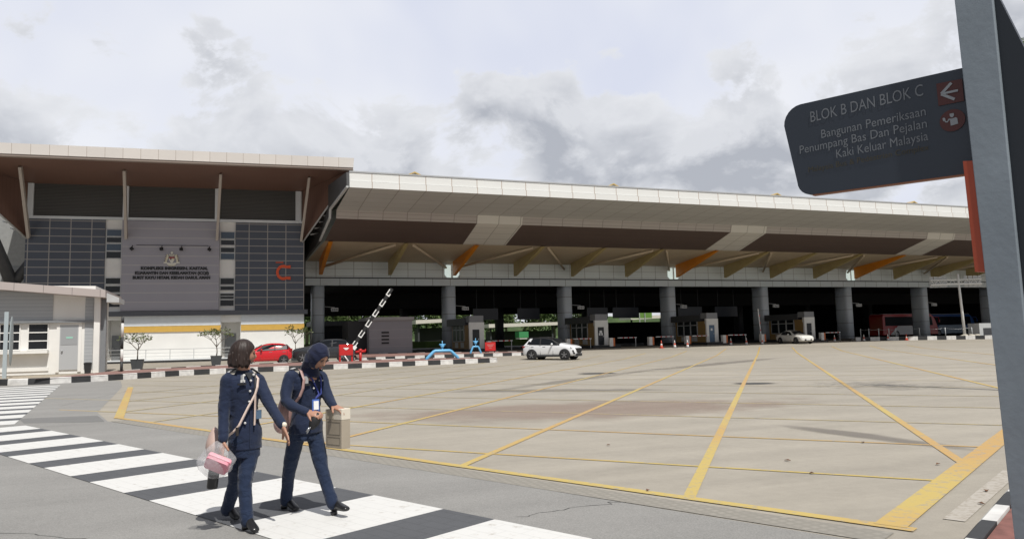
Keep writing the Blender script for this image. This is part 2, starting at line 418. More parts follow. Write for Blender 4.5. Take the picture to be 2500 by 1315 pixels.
soft_stain_or_shadow('damp_and_shadow_stain', (.05,.05,.05,1), (.20,.18,.16,1), 8.8, 8.6, 1.7, .28, R(-87), 5, .005, .6)  # this one is a streaky cast shadow put into the colour
soft_stain_or_shadow('damp_and_shadow_stain', (.05,.05,.05,1), (.20,.185,.165,1), 9.0, 20.5, 4.0, .7, R(-35), 6, .005, .5)
soft_stain_or_shadow('tyre_stain', (.05,.05,.05,1), (.19,.175,.155,1), 12.5, 25.5, 7.0, .5, R(38), 7, .005, .4)
soft_stain_or_shadow('tyre_stain', (.05,.05,.05,1), (.2,.18,.16,1), 24, 33, 9.0, .8, R(30), 8, .005, .45)

# yellow box hatching
UND = (.30,.265,.215,1)
M_yel = paint_wear('yellow_paint', (.47,.355,.105,1), UND, .515, 9, tint=(.46,.29,.10,1))
M_yel_old = paint_wear('yellow_paint_worn', (.45,.36,.16,1), UND, .475, 6, tint=(.42,.34,.17,1))
yl = MB()
A0, A1c = V((-2.37,18.95)), V((4.93,4.50)); 
strip(yl, A0, A1c+(A1c-A0).normalized()*.1, .13, .009, 0)                       # near edge
strip(yl, (4.9,4.58), (16,10.65), .24, .011, 0)                              # right edge
strip(yl, (-2.36,18.9), (-3.82,33.8), .2, .011, 0)                            # left edge
dA = V((math.cos(R(50.2)), math.sin(R(50.2)))); nA = V((-dA.y, dA.x))
def edge_t(p, d, a, b):      # distance along d from p to the line a-b
    e = b-a; det = d.x*(-e.y)+d.y*e.x
    q = a-p
    return (q.x*(-e.y)+q.y*e.x)/det
for c, wd, wm in ((.80,.12,0),(3.68,.11,0),(6.7,.11,0),(9.6,.11,0),(12.4,.11,1),(15.2,.11,1),(18.1,.1,1),(21,.1,1)):
    p = nA*c; t0 = edge_t(p, dA, A0, A1c)
    if c > 15: t0 = edge_t(p, dA, V((-2.36,18.9)), V((-3.82,33.8)))
    t1 = (58-c*.5-p.y)/dA.y
    strip(yl, p+dA*t0, p+dA*t1, wd, .0075, wm)
for c, x0 in ((-2.05,.0),(-5.55,.0),(-8.9,0),(-12.2,0)):
    p = nA*c; t0 = edge_t(p, dA, V((4.93,4.5)), V((16,10.65)))
    t1 = (56+c*.35-p.y)/dA.y
    strip(yl, p+dA*t0, p+dA*t1, .12, .0075, 0)
dB = V((math.cos(R(-49.3)), math.sin(R(-49.3)))); nB = V((-dB.y, dB.x))
for i, c in enumerate((8.88, 11.55, 14.2, 17.2, 20.1, 23, 25.9, 28.8, 31.7, 34.6, 37.5)):
    p = nB*c
    t0 = edge_t(p, dB, A0, A1c) if i < 2 else edge_t(p, dB, V((-2.36,18.9)), V((-3.82,33.8)))
    if i == 2: t0 = edge_t(p, dB, A0, A1c)
    t1 = edge_t(p, dB, V((4.93,4.5)), V((16,10.65)))
    strip(yl, p+dB*t0, p+dB*t1, .07 if i < 3 else .075, .006, 0 if i < 2 else 1)
yl.build('yellow_road_marking', [M_yel, M_yel_old], kind='structure')

# zebra crossings
M_zw = paint_wear('zebra_white', (.61,.605,.585,1), (.40,.37,.33,1), .565, 7, rough=.65)
M_zb = ground_mat('zebra_black', (.080,.083,.090,1), .35, .4)
for mm in (M_zw, M_zb):   # faint block joints of the pavers below the paint
    nt = mm.node_tree; N = nt.nodes; L = nt.links; b = N['Principled BSDF']
    tc = [n for n in N if n.type == 'TEX_COORD'][0]
    mp = N.new('ShaderNodeMapping'); mp.inputs['Rotation'].default_value = (0, 0, R(63)); L.new(tc.outputs['Object'], mp.inputs[0])
    br = N.new('ShaderNodeTexBrick'); br.inputs['Scale'].default_value = 1; br.inputs['Brick Width'].default_value = .3; br.inputs['Row Height'].default_value = .15
    br.inputs['Mortar Size'].default_value = .006; br.inputs['Color1'].default_value = (1,1,1,1); br.inputs['Color2'].default_value = (1,1,1,1); br.inputs['Mortar'].default_value = (0,0,0,1)
    L.new(mp.outputs[0], br.inputs[0])
    old = b.inputs['Base Color'].links[0].from_socket
    mx = N.new('ShaderNodeMix'); mx.data_type = 'RGBA'; mx.blend_type = 'MULTIPLY'; mx.inputs[0].default_value = .10 if mm is M_zw else .2
    L.new(old, mx.inputs[6]); L.new(br.outputs['Color'], mx.inputs[7]); L.new(mx.outputs[2], b.inputs['Base Color'])
uz = V((.454,-.891)); vz = V((.891,.454))
zo = V((-.92,12.21))
z = MB()
M_n = zo - vz*1.54
t = -8.9; bnds = []
k = 0
seq = []
t = -.05-1.70*5
for i in range(12):
    seq.append((t, t+1.04, 0)); seq.append((t+1.04, t+1.70, 1)); t += 1.70
for a, b, m in seq:
    if a < -7.2: continue
    z.poly([(*(M_n+uz*a), .010), (*(M_n+uz*b), .010), (*(zo+uz*b), .010), (*(zo+uz*a), .010)], m)
z.build('zebra_crossing', [M_zw, M_zb], kind='structure')
z = MB(); u2 = V((-.143,.99)); v2 = V((.99,.143))
p0 = V((-4.34,18.8)); t = .0
for i in range(12):
    for a, b, m in ((t, t+1.06, 0), (t+1.06, t+1.72, 1)):
        if a > 19.6: continue
        A_, B_ = p0+u2*a, p0+u2*b
        z.poly([(*(A_-v2*7), .008), (*A_, .008), (*B_, .008), (*(B_-v2*7), .008)], m)
    t += 1.72
z.build('zebra_crossing', [M_zw, M_zb], kind='structure')

# kerbs
M_kw = mat('kerb_white', (.62,.61,.59,1), .65, var=.2, vscale=4)
M_kb = mat('kerb_black', (.028,.029,.031,1), .65, var=.2, vscale=4)
def resample(path, step):
    pts = [V((p[0], p[1])) for p in path]; out = [pts[0]]; i = 0; cur = pts[0]; need = step
    while i < len(pts)-1:
        d = (pts[i+1]-cur).length
        if d >= need: cur = cur+(pts[i+1]-cur).normalized()*need; out.append(cur); need = step
        else: need -= d; i += 1; cur = pts[i]
    return out
def smooth_path(path, it=2):
    P = [V((p[0], p[1])) for p in path]
    for _ in range(it):
        Q = [P[0]]
        for a, b in zip(P, P[1:]): Q += [a*.75+b*.25, a*.25+b*.75]
        Q.append(P[-1]); P = Q
    return P
def kerb(path, block=.9, wd=.2, h=.15, sub=3, base=None, name='kerb', first=0):
    P = resample(smooth_path(path), block/sub); mb = MB()
    for i in range(len(P)-1):
        m = ((i//sub)+first) % 2
        a, b = P[i], P[i+1]
        n0 = (P[min(i+1, len(P)-1)]-P[max(i-1, 0)]).normalized(); n1 = (P[min(i+2, len(P)-1)]-P[i]).normalized()
        l0 = V((-n0.y, n0.x)); l1 = V((-n1.y, n1.x))
        def sec(p, l):
            z0 = zg(p.y) if base is None else base
            return [(p.x, p.y, z0-.02), (p.x+l.x*.015, p.y+l.y*.015, z0+h-.03), (p.x+l.x*.045, p.y+l.y*.045, z0+h), (p.x+l.x*wd, p.y+l.y*wd, z0+h), (p.x+l.x*wd, p.y+l.y*wd, z0-.02)]
        mb.loft([sec(a, l0), sec(b, l1)], m, False, True)
    return mb.build(name, [M_kw, M_kb], kind='structure')
KO = [(-16,43.4),(-12.5,42.8),(-10,40.6),(-8.6,40.3),(-6.2,41.3),(-4.3,43.6),(-2.2,45.6),(0,46.2),(3.2,46.3),(7,46.5),(10,46.9),(13.6,47.4),(16.6,47.5),(17.1,47.9),(17.0,48.6)]
kerb(KO, .88, h=.3, first=0)
KI = [(17.0,48.6),(15.5,50.3),(12,51.2),(8.6,51.6),(4.5,51.4),(1.4,51.0),(-1.5,50.4),(-4,49.2),(-6.4,47.9)]
kerb(KI, .9, wd=.2, h=.3)
M_brick = mat('red_paver', (.25,.145,.125,1), .85, var=.25, vscale=6)
nt = M_brick.node_tree
g = MB(); P = smooth_path(KO[3:]) + smooth_path(KI)[1:]
g.poly([(p.x, p.y, zg(p.y)+.27) for p in P]); g.build('island_paving', M_brick, kind='structure')
K2 = [(8.6,54.6),(8.8,55.6),(11.5,56.6),(16,56.9),(21,56.4),(23.6,56.6),(23.9,57.4),(23.2,58.6),(18,61.3),(14.9,63.0),(11.3,63.9),(9.9,64.4)]
kerb(K2, .8, h=.26, first=1)
g = MB(); P = smooth_path(K2); g.poly([(p.x, p.y, zg(p.y)+.24) for p in P]); g.build('island_paving', M_brick, kind='structure')
# stony verge round the guard office
M_stony = mat('stony_verge', (.36,.31,.24,1), .95, var=.4, vscale=7, bump=.6, bscale=12)
g = MB(); g.poly([(-30,43.9,.25),(-12.5,43.0,.25),(-9.8,40.9,.25),(-8.6,40.6,.25),(-6.3,41.6,.25),(-5.3,43.0,.25),(-6.2,47.8,.25),(-6.2,50.4,.12),(-30,50.4,.12)])
g.build('stony_verge', M_stony, kind='structure')
# right hand kerb before the bus bay
kerb([(66.2,65.5),(72.9,62.5),(80.3,59.2),(92,53.9)][::-1], 1.05, wd=.3, h=.42, name='kerb', sub=2)
g = MB(); g.hexa([(66.5,65.65,.3),(92.2,54.2,.3),(93.4,57.2,.3),(67.7,68.65,.3),(66.5,65.65,.72),(92.2,54.2,.6),(93.4,57.2,.6),(67.7,68.65,.72)]); g.build('pavement', mat('pavement_grey', (.16,.155,.15,1), .9, var=.2), kind='structure')
# kerb and paving by the sign post, near right
kerb([(9.6,6.45),(6.69,4.88),(5.15,4.06),(3.6,3.22),(1.6,2.1)], .62, wd=.14, h=.13, name='kerb', first=1)
g = MB(); g.poly([(1.66,2.0,.11),(3.66,3.09,.11),(5.22,3.93,.11),(6.76,4.75,.11),(9.66,6.33,.11),(14,2,.11),(6,-3,.11)])
M_brick2 = mat('red_paver_near', (.2,.085,.07,1), .85, var=.3, vscale=9); g.build('island_paving', M_brick2, kind='structure')
wl = MB(); strip(wl, (5.5,4.5), (7.9,5.72), .16, .006); wl.build('white_road_marking', paint_wear('white_line', (.40,.37,.325,1), UND, .47, 14), kind='structure')

# cracks in the road surface
M_crack = mat('crack_dark', (.05,.05,.048,1), .95)
random.seed(12); g = MB()
for (a, b, n) in (((2.35,6.2),(3.55,6.35),14),((-2.4,8.2),(-1.0,7.0),12),((-6.5,16),(-4.6,13.8),12),((.6,5.1),(2.2,5.5),12),((-4.5,24),(-3.6,31),10)):
    a, b = V(a), V(b); P = [a+(b-a)*(i/n)+V((random.uniform(-.05,.05),random.uniform(-.05,.05))) for i in range(n+1)]
    for p, q in zip(P, P[1:]): strip(g, p, q, random.uniform(.008,.02), .0048)
g.build('road_crack', M_crack, kind='structure')
# ------------------------------------------------------------------ checkpoint hall with the long canopy roof
HX0, HX1 = 7.6, 122.0
hall = empty('checkpoint_hall', (HX0, 74.5, .45), 0, 'long open checkpoint hall under a white-edged sweeping canopy roof on grey piers', 'checkpoint hall')
def hb(name, mats, mb, parent=hall, **k): return mb.build(name, mats, parent, **k)
ox, oy, oz = HX0, 74.5, .45
def hp(x, y, z): return (x-ox, y-oy, z-oz)
M_fascia = panel_mat('fascia_white', (.68,.685,.67,1), [(0,2.09,.1,.03)], jcol=(.40,.33,.28,1), tone=.04, var=.03)
M_soffit = panel_mat('soffit_grey', (.42,.415,.395,1), [(0,2.09,.1,.03),(1,1.3,.0,.02)], jcol=(.22,.2,.18,1), tone=.07, var=.04)
M_riser = panel_mat('riser_grey', (.40,.365,.34,1), [(0,2.09,.1,.03),(2,.33,.1,.015)], jcol=(.22,.2,.18,1), tone=.06, var=.04)
M_brown = panel_mat('brown_soffit', (.105,.076,.065,1), [(1,.42,0,.012)], jcol=(.13,.085,.065,1), tone=.08, var=.08, streak=1)
M_band = panel_mat('light_soffit', (.60,.58,.53,1), [(0,2.09,.1,.03),(1,1.2,.0,.02)], jcol=(.3,.28,.25,1), tone=.04, var=.03)
M_ceil = mat('cream_ceiling', (.50,.41,.29,1), .7, var=.08, vscale=.4)
M_fin = mat('ochre_fin', (.44,.35,.16,1), .5, var=.1, vscale=1)
M_fino = mat('orange_fin', (.68,.235,.012,1), .45, var=.08, vscale=1)
M_wall = panel_mat('wall_panel', (.66,.72,.73,1), [(0,1.84,.1,.02),(2,.72,.62,.012)], jcol=(.2,.2,.19,1), tone=.05, var=.04)
M_beam = panel_mat('beam_panel', (.58,.64,.66,1), [(0,1.9,.5,.022)], jcol=(.17,.17,.17,1), tone=.05, var=.05)
M_pier = panel_mat('pier_metal', (.56,.61,.66,1), [(2,1.75,.45,.02)], jcol=(.1,.1,.1,1), rough=.4, metal=0, tone=.06, var=.05)
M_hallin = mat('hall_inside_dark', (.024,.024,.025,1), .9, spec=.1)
M_roofgrey = mat('roof_sheet', (.36,.37,.38,1), .5)
M_enddark = mat('gable_dark', (.06,.06,.062,1), .6)

# roof solid: fascia, soffit strip, top, drawn as parts
XL_F, XL_B = 8.1, 7.6        # left end of the roof edge / of the brown soffit
m = MB(); m.hexa([hp(XL_F,54.9,13.15),hp(HX1,54.9,13.15),hp(HX1,55.5,13.15),hp(XL_F,55.5,13.15),hp(XL_F,54.9,13.62),hp(HX1,54.9,13.62),hp(HX1,55.5,13.62),hp(XL_F,55.5,13.62)])
m.hexa([hp(XL_F,55.02,13.66),hp(HX1,55.02,13.66),hp(HX1,55.5,13.66),hp(XL_F,55.5,13.66),hp(XL_F,55.02,14.3),hp(HX1,55.02,14.3),hp(HX1,55.5,14.3),hp(XL_F,55.5,14.3)])
hb('fascia', M_fascia, m)
m = MB(); m.box(XL_F-ox, HX1-ox, 54.98-oy, 55.5-oy, 14.31-oz, 14.42-oz); m.poly([hp(XL_F,55.5,14.38),hp(HX1,55.5,14.38),hp(HX1,80,15.9),hp(XL_F,80,15.9)])
m.poly([hp(XL_F,80,15.9),hp(HX1,80,15.9),hp(HX1,117,13),hp(XL_F,117,13)])
hb('roof', M_roofgrey, m)
m = MB(); m.poly([hp(XL_F,55,13.15),hp(XL_F-.1,61.5,12.6),hp(HX1,61.5,12.6),hp(HX1,55,13.15)]); hb('soffit', M_soffit, m)
bands = [(20.3,24.6),(47.5,51.9),(74.7,79.0),(101.9,106.2)]
def seg(m, x0, x1, kind, xl=None):
    if kind == 'riser': m.poly([hp(x0,61.5,12.6),hp(x0,61.72,11.9),hp(x1,61.72,11.9),hp(x1,61.5,12.6)])
    else: m.poly([hp(x0,61.72,11.9),hp(xl if xl else x0,66.2,10.6),hp(x1,66.2,10.6),hp(x1,61.72,11.9)])
edges = [XL_F-.1] + [e for b in bands for e in b] + [HX1]
m = MB()
for i in range(0, len(edges), 2): seg(m, edges[i], edges[i+1], 'riser')
hb('riser', M_riser, m)
for i in range(0, len(edges), 2):
    m = MB(); seg(m, edges[i], edges[i+1], 'b', XL_B if i == 0 else None); hb('brown_panel', M_brown, m)
for b in bands:
    m = MB(); seg(m, b[0], b[1], 'riser'); seg(m, b[0], b[1], 'b'); hb('light_panel', M_band, m)
m = MB(); m.poly([hp(XL_B,66.2,10.6),hp(6.8,74.6,9.72),hp(HX1,74.6,9.72),hp(HX1,66.2,10.6)]); hb('ceiling', M_ceil, m)
# dark gable closing the left end, and the trusses that show beside it
m = MB()
pr = [(54.9,13.15),(61.5,12.6),(61.72,11.9),(66.2,10.6),(74.6,9.72),(74.6,7.35),(80,7.35),(80,15.8),(70,15.2),(55,14.3)]
m.prism([hp(8.1-(y-55)*.068 if y < 74.6 else 6.75, y, z) for y, z in pr], (-.22,0,0)); hb('gable', M_enddark, m)
m = MB()
pe = [(54.9,13.15),(61.5,12.6),(61.72,11.9),(66.2,10.6)]
for (ya, za), (yb, zb) in zip(pe, pe[1:]):
    xa, xb = 7.9-(ya-55)*.068, 7.9-(yb-55)*.068
    m.hexa([hp(xa-.06,ya,za-.03),hp(xa+.12,ya,za-.03),hp(xb+.12,yb,zb-.03),hp(xb-.06,yb,zb-.03),hp(xa-.06,ya,za+.10),hp(xa+.12,ya,za+.10),hp(xb+.12,yb,zb+.10),hp(xb-.06,yb,zb+.10)])
hb('edge_trim', M_lightgrey, m)
# wall band and beam over the piers
m = MB(); gaps = [21.6+27.2*k for k in range(4)]
x = 6.7
for gx in gaps+[None]:
    x1 = gx-.95 if gx else HX1
    m.box(x-ox, x1-ox, 0, .3, 8.15-oz, 9.75-oz)
    if gx: m.box(gx-.95-ox, gx+.95-ox, .001, .3, 8.15-oz, 9.75-oz); x = gx+.95
hb('wall_band', M_wall, m)
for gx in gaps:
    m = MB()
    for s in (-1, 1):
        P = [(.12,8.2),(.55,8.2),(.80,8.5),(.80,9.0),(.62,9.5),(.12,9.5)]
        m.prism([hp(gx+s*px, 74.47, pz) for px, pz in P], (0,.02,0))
    hb('skylight_glow_pane', mat('skylight_glow', (.7,.8,.76,1), .3, emit=(.68,.80,.76,1), estr=.62), m)  # glow stands in for daylight behind the panes; the wall is solid
m = MB(); m.box(6.7-ox, HX1-ox, -.02, .5, 7.33-oz, 8.02-oz); hb('beam', M_beam, m)
m = MB(); m.box(6.7-ox, HX1-ox, .1, .5, 8.02-oz, 8.15-oz); hb('shadow_gap', M_dark, m)
# fins
for k in range(16):
    fx = 8.08+6.8*k
    m = MB(); w_ = .17
    P = [(73.85,8.33),(73.85,9.74),(67.6,10.42),(65.2,10.98),(64.9,10.9)]
    P = [(73.85,8.33),(73.85,9.79),(66.4,10.585),(65.9,10.52)]
    m.prism([hp(fx-w_, y, z) for y, z in P], (w_*2,0,0))
    hb('orange_fin' if k % 4 == 2 or k == 0 else 'ochre_fin', M_fino if k % 4 == 2 or k == 0 else M_fin, m)
# V braces below the ceiling
for k in range(8):
    cx = 8.0+13.6*k
    for a, b in ((cx+.5, cx+5.9), (cx+12.9, cx+7.6)):
        m = MB(); m.tube([hp(a,74.3,9.2), hp(b,66.4,10.44)], .13, 6); hb('brace', M_ceil, m)
# piers: rounded long piers
def pier_ring(x, z, w=.62, d=1.1):
    P = []
    for i in range(20):
        a = 2*PI*i/20; c, s = math.cos(a), math.sin(a)
        e = .55
        P.append(hp(x+w*math.copysign(abs(c)**e, c), 76+d*math.copysign(abs(s)**e, s), z))
    return P
for k in range(9):
    cx = 8.0+13.6*k
    m = MB(); m.loft([pier_ring(cx, .44), pier_ring(cx, 7.4)]); hb('pier', M_pier, m)
    # narrower dark piers deep inside
    m = MB(); m.loft([[ (p[0], p[1]+22, p[2]) for p in pier_ring(cx, .44, .5, .8)], [(p[0], p[1]+22, p[2]) for p in pier_ring(cx, 7.4, .5, .8)]]); hb('inner_pier', M_dark, m)
# dark interior: underside of the upper floor, back wall
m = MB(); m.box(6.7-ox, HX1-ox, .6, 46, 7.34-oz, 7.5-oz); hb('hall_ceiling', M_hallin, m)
m = MB(); m.box(6.7-ox, 74-ox, 41, 41.4, 5.75-oz, 7.34-oz); m.box(74-ox, HX1-ox, 41, 41.4, 0-.0, 7.34-oz); m.box(57.5-ox, 74-ox, 41, 41.4, 0, 4.1-oz); m.box(HX1-ox, HX1+.4-ox, .5, 41, 0, 7.34-oz)  # low stretch in the middle added to darken the far opening
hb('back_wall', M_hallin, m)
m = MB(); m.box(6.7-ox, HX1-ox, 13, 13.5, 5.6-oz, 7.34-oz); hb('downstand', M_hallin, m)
# ridge lanterns on the canopy roof
M_lant = mat('lantern_yellow', (.50,.36,.14,1), .5)
for k in range(4):
    lx = 15.2+20.15*k; t = empty('roof_lantern', (lx, 64, 14.62), 0, ['first small gabled roof lantern along the canopy ridge, next to the terminal roof','second small gabled roof lantern along the canopy, over the white car','third small gabled roof lantern along the canopy, left of the direction sign','fourth small gabled roof lantern on the canopy, just under the direction sign','last small gabled roof lantern on the canopy, hidden behind the sign post'][k], 'roof lantern', 'gabled lanterns on the canopy roof')
    m = MB(); m.prism([(-1.15,0,0),(1.15,0,0),(1.15,0,1.5),(0,0,2.02),(-1.15,0,1.5)], (0,5,0)); m.build('lantern_body', M_lightgrey, t)
    for s in (-1, 1):
        m = MB(); m.hexa([(s*1.3,-.2,1.42),(0,-.2,2.02),(0,5.2,2.02),(s*1.3,5.2,1.42),(s*1.3,-.2,1.54),(0,-.2,2.14),(0,5.2,2.14),(s*1.3,5.2,1.54)] if s < 0 else
                          [(0,-.2,2.02),(1.3,-.2,1.42),(1.3,5.2,1.42),(0,5.2,2.02),(0,-.2,2.14),(1.3,-.2,1.54),(1.3,5.2,1.54),(0,5.2,2.14)]); m.build('lantern_roof', M_lant, t)

# ------------------------------------------------------------------ terminal block on the left
blk = empty('terminal_building', (5.8, 65.9, .0), R(-4.66), 'grey and white terminal building with brown-lined hood roof, crest and wall lettering', 'building')
def bb(name, mats, mb, **k): return mb.build(name, mats, k.pop('parent', blk), **k)
M_dgrid = panel_mat('dark_glazed_panel', (.058,.067,.088,1), [(0,1.5,-.02,.035),(2,.625,.02,.03)], jcol=(.30,.28,.26,1), rough=.35, tone=.12, var=.05)
M_gpan = panel_mat('grey_panel', (.315,.305,.34,1), [(2,.755,.03,.022)], jcol=(.45,.42,.41,1), rough=.55, tone=.05, var=.05)
M_louv = panel_mat('louvre', (.068,.066,.060,1), [(2,.12,0,.03)], jcol=(.035,.034,.032,1), rough=.6, tone=.22, var=.1)
M_hood = panel_mat('hood_brown', (.150,.082,.060,1), [(1,.3,0,.01)], jcol=(.10,.055,.04,1), rough=.55, tone=.08, var=.07)
M_hoodf = panel_mat('hood_fascia', (.60,.565,.53,1), [(0,1.19,.2,.016)], jcol=(.36,.31,.27,1), tone=.05, var=.04)
M_bwhite = mat('building_white', (.72,.71,.68,1), .65, var=.05, vscale=.7)
M_bgrey = mat('building_lightgrey', (.62,.65,.67,1), .6, var=.04)
M_yband = mat('yellow_band', (.55,.34,.07,1), .6, var=.06)
M_dband = mat('dark_band', (.085,.09,.105,1), .5, var=.06)
M_plinth = mat('plinth_grey', (.095,.10,.11,1), .6, var=.1)
m = MB(); m.box(-21.2, 0, .05, 12, 4.6, 14.9); m.box(-21.2, -15.32, .05, 12, 0, 4.6); m.box(-14.16, -6.68, .05, 12, 0, 4.6); m.box(-5.15, 0, .05, 12, 0, 4.6); m.box(-15.32, -14.16, 1.6, 12, 0, 4.6); m.box(-6.68, -5.15, 1.6, 12, 0, 4.6)
m.box(-6.68,-5.15,.05,1.6,3.6,4.6); m.box(-15.32,-14.16,.05,1.6,3.9,4.6)
bb('wall', M_bwhite, m)
m = MB(); m.box(-5.6, -.0, -.10, .05, 4.56, 12.0); bb('dark_panel', M_dgrid, m)
m = MB(); m.box(-21.2, -15.54, -.10, .05, 4.56, 12.04); bb('dark_panel', M_dgrid, m)
m = MB(); m.box(-14.27, -6.86, -.22, .05, 4.6, 12.0); bb('grey_panel', M_gpan, m)
m = MB(); m.box(-21.2, .3, -.35, .048, 4.18, 4.56); bb('dark_band', M_dband, m)
m = MB(); m.box(-14.1, -6.72, -.05, .047, 3.36, 4.18); m.box(-5.1, 0, -.05, .047, 3.36, 4.18); bb('upper_strip', M_bgrey, m)
m = MB(); m.box(-14.12, -6.7, -.03, .046, 2.86, 3.36); m.box(-5.1, 0.02, -.03, .046, 2.86, 3.36); bb('yellow_band', M_yband, m)
m = MB(); m.box(-21.1, .03, -.16, .046, 12.04, 12.26); bb('trim_rail', M_bgrey, m)
for x0, x1 in ((-20.7,-14.3),(-13.85,-7.28),(-6.85,-.74)):
    m = MB(); m.box(x0, x1, -.04, .045, 12.27, 14.88); bb('louvre_bay', M_louv, m)
for x0, x1 in ((-21.12,-20.72),(-14.28,-13.87),(-7.26,-6.87),(-.72,-.28)):
    m = MB(); m.box(x0, x1, -.2, .044, 12.27, 14.86); bb('pilaster', M_bgrey, m)
# window columns
M_winA = mat('window_blue', (.06,.085,.12,1), .12); M_winB = mat('window_dark', (.012,.013,.015,1), .12)
for sx, rows in ((-14.9, [(10.72,11.24,0),(10.2,10.61,1),(9.54,10.06,0),(8.92,9.44,1),(6.83,7.28,1),(6.14,6.63,1),(5.78,5.98,1),(5.54,5.70,1),(4.97,5.46,1)]),
                 (-6.23, [(10.65,11.19,0),(10.1,10.5,1),(9.47,9.86,1),(8.88,9.37,0),(6.76,7.26,1),(6.28,6.59,1),(5.80,5.98,1),(5.54,5.73,1),(4.96,5.43,1)])):
    for z0, z1, k in rows:
        t = MB(); t.box(sx-.60, sx+.60, -.035, .043, z0-.05, z0); t.box(sx-.60, sx+.60, -.035, .043, z1, z1+.05); t.box(sx-.60, sx-.53, -.035, .043, z0, z1); t.box(sx+.53, sx+.60, -.035, .043, z0, z1)
        f = t.build('window', M_lightgrey, blk)
        t = MB(); t.box(sx-.53, sx+.53, -.012, .042, z0, z1); t.build('pane', M_winB if k else M_winA, f)
# recess doors
for x0, x1 in ((-15.2,-14.55),(-6.5,-5.62)):
    m = MB(); m.box(x0, x1, 1.5, 1.598, .62, 2.67); d = bb('door', M_midgrey, m)
    m = MB(); m.box(x0+.08, x0+.12, 1.42, 1.5, 1.5, 1.7); m.build('handle', M_steel, d)
# hood roof
XR, XLf, OF = 3.72, -24.9, -7.2
ZF = 15.5
m = MB()
m.hexa([(XLf,OF,ZF),(XR,OF,ZF),(XR+.0,OF+.45,ZF),(XLf,OF+.45,ZF),(XLf,OF-.02,ZF+.77),(XR+.05,OF-.02,ZF+.77),(XR+.05,OF+.45,ZF+.77),(XLf,OF+.45,ZF+.77)]); bb('fascia', M_hoodf, m)
m = MB(); m.box(XLf, XR-.02, OF+.05, OF+.5, ZF-.16, ZF-.002); bb('fascia_lip', mat('lip', (.26,.21,.18,1), .6), m)
m = MB(); m.poly([(XLf,OF+.5,ZF-.01),(-21.2,.1,14.87),(-.1,.1,14.87),(XR,OF+.5,ZF-.01)]); bb('soffit', M_hood, m)
m = MB(); m.poly([(XLf,OF+.45,ZF+.7),(XR,OF+.45,ZF+.7),(XR,14,15.2),(XLf,14,15.2)]); bb('roof', M_roofgrey, m)
for s, xw, xf in ((1, -.18, XR-.05), (-1, -21.05, XLf+.05)):
    m = MB(); m.prism([(xw,0,14.85),(xf,OF+.52,ZF-.03),(xw-.02*s,-.05,10.45)], (.12*s,.02,0)); bb('wing_panel', M_hood, m)
    m = MB(); m.tube([(xw+.06*s,-.06,10.42),(xf+.1*s,OF+.5,ZF-.1)], .07, 6); bb('wing_trim', M_lightgrey, m)
    m = MB()
    for q in range(9):
        f_ = .12+.09*q
        a = V((xw,0,10.45)).lerp(V((xf,OF+.5,ZF-.05)), f_); m.tube([a+V((.25*s,.1,-.05)), a+V((.9*s,1.2,.25))], .05, 5)
    bb('roof_truss', M_lightgrey, m)
M_strut = mat('strut_taupe', (.38,.34,.30,1), .5)
for x0, x1 in ((-20.91,-20.35),(-13.96,-13.35),(-7.05,-6.42),(-.26,.36)):
    m = MB(); a, b = V((x0,-.28,10.5)), V((x1,-4.4,15.22)); n_ = V((.1,0,0)); d_ = V((0,.16,.1))
    m.hexa([a-n_-d_, a+n_-d_, a+n_+d_, a-n_+d_, b-n_-d_, b+n_-d_, b+n_+d_, b-n_+d_]); bb('strut', M_strut, m)
# lettering, crest, letter C
RX = Matrix.Rotation(R(90), 4, 'X')
M_let = mat('letter_black', (.02,.02,.022,1), .5)
m = MB()
for txt, zb, x0, x1 in (('KOMPLEKS IMIGRESEN, KASTAM,', 7.97, -12.84, -7.75), ('KUARANTIN DAN KESELAMATAN (ICQS)', 7.58, -13.26, -7.66), ('BUKIT KAYU HITAM, KEDAH DARUL AMAN', 7.20, -13.42, -7.55)):
    t = MB(); t.text(txt, .36, Matrix.Identity(4), 'LEFT', .02, bold=.022)
    wd = max(p.x for p in t.v)-min(p.x for p in t.v); k = (x1-x0)/wd
    T = Matrix.Translation((x0, -.25, zb)) @ Matrix.Diagonal((k, 1, .9, 1)) @ RX
    m.add([T @ p for p in t.v], t.f, 0, False)
bb('lettering', M_let, m)
M_sil = mat('crest_silver', (.66,.64,.56,1), .5); M_crd = mat('crest_red', (.30,.05,.035,1), .5); M_cye = mat('crest_gold', (.60,.56,.42,1), .5); M_cdk = mat('crest_brown', (.10,.05,.04,1), .6)
m = MB(); cxx, czz, yy = -10.52, 8.98, -.24
def pl(pts, d, mi): m.prism([(cxx+a, yy, czz+b) for a, b in pts], (0,-d,0), mi)
pl([(-.2,.02),(.2,.02),(.2,-.2),(.1,-.4),(0,-.48),(-.1,-.4),(-.2,-.2)], .04, 0)                 # shield
pl([(-.21,.04),(.21,.04),(.21,-.08),(-.21,-.08)], .06, 1); pl([(-.14,-.08),(.0,-.08),(-.06,-.27)], .06, 3); pl([(.02,-.1),(.2,-.1),(.2,-.22),(.05,-.26)], .05, 2)
pl([(.24*math.cos(R(200+i*20))*1.0, .26+.14*math.sin(R(200+i*20))) for i in range(8)]+[(.17*math.cos(R(340-i*20)), .31+.12*math.sin(R(340-i*20))) for i in range(8)], .05, 2)   # crescent
pl([(.12*math.cos(R(90+i*360/28))*(1 if i % 2 else .55), .38+.15*math.sin(R(90+i*360/28))*(1 if i % 2 else .55)) for i in range(28)], .05, 0)
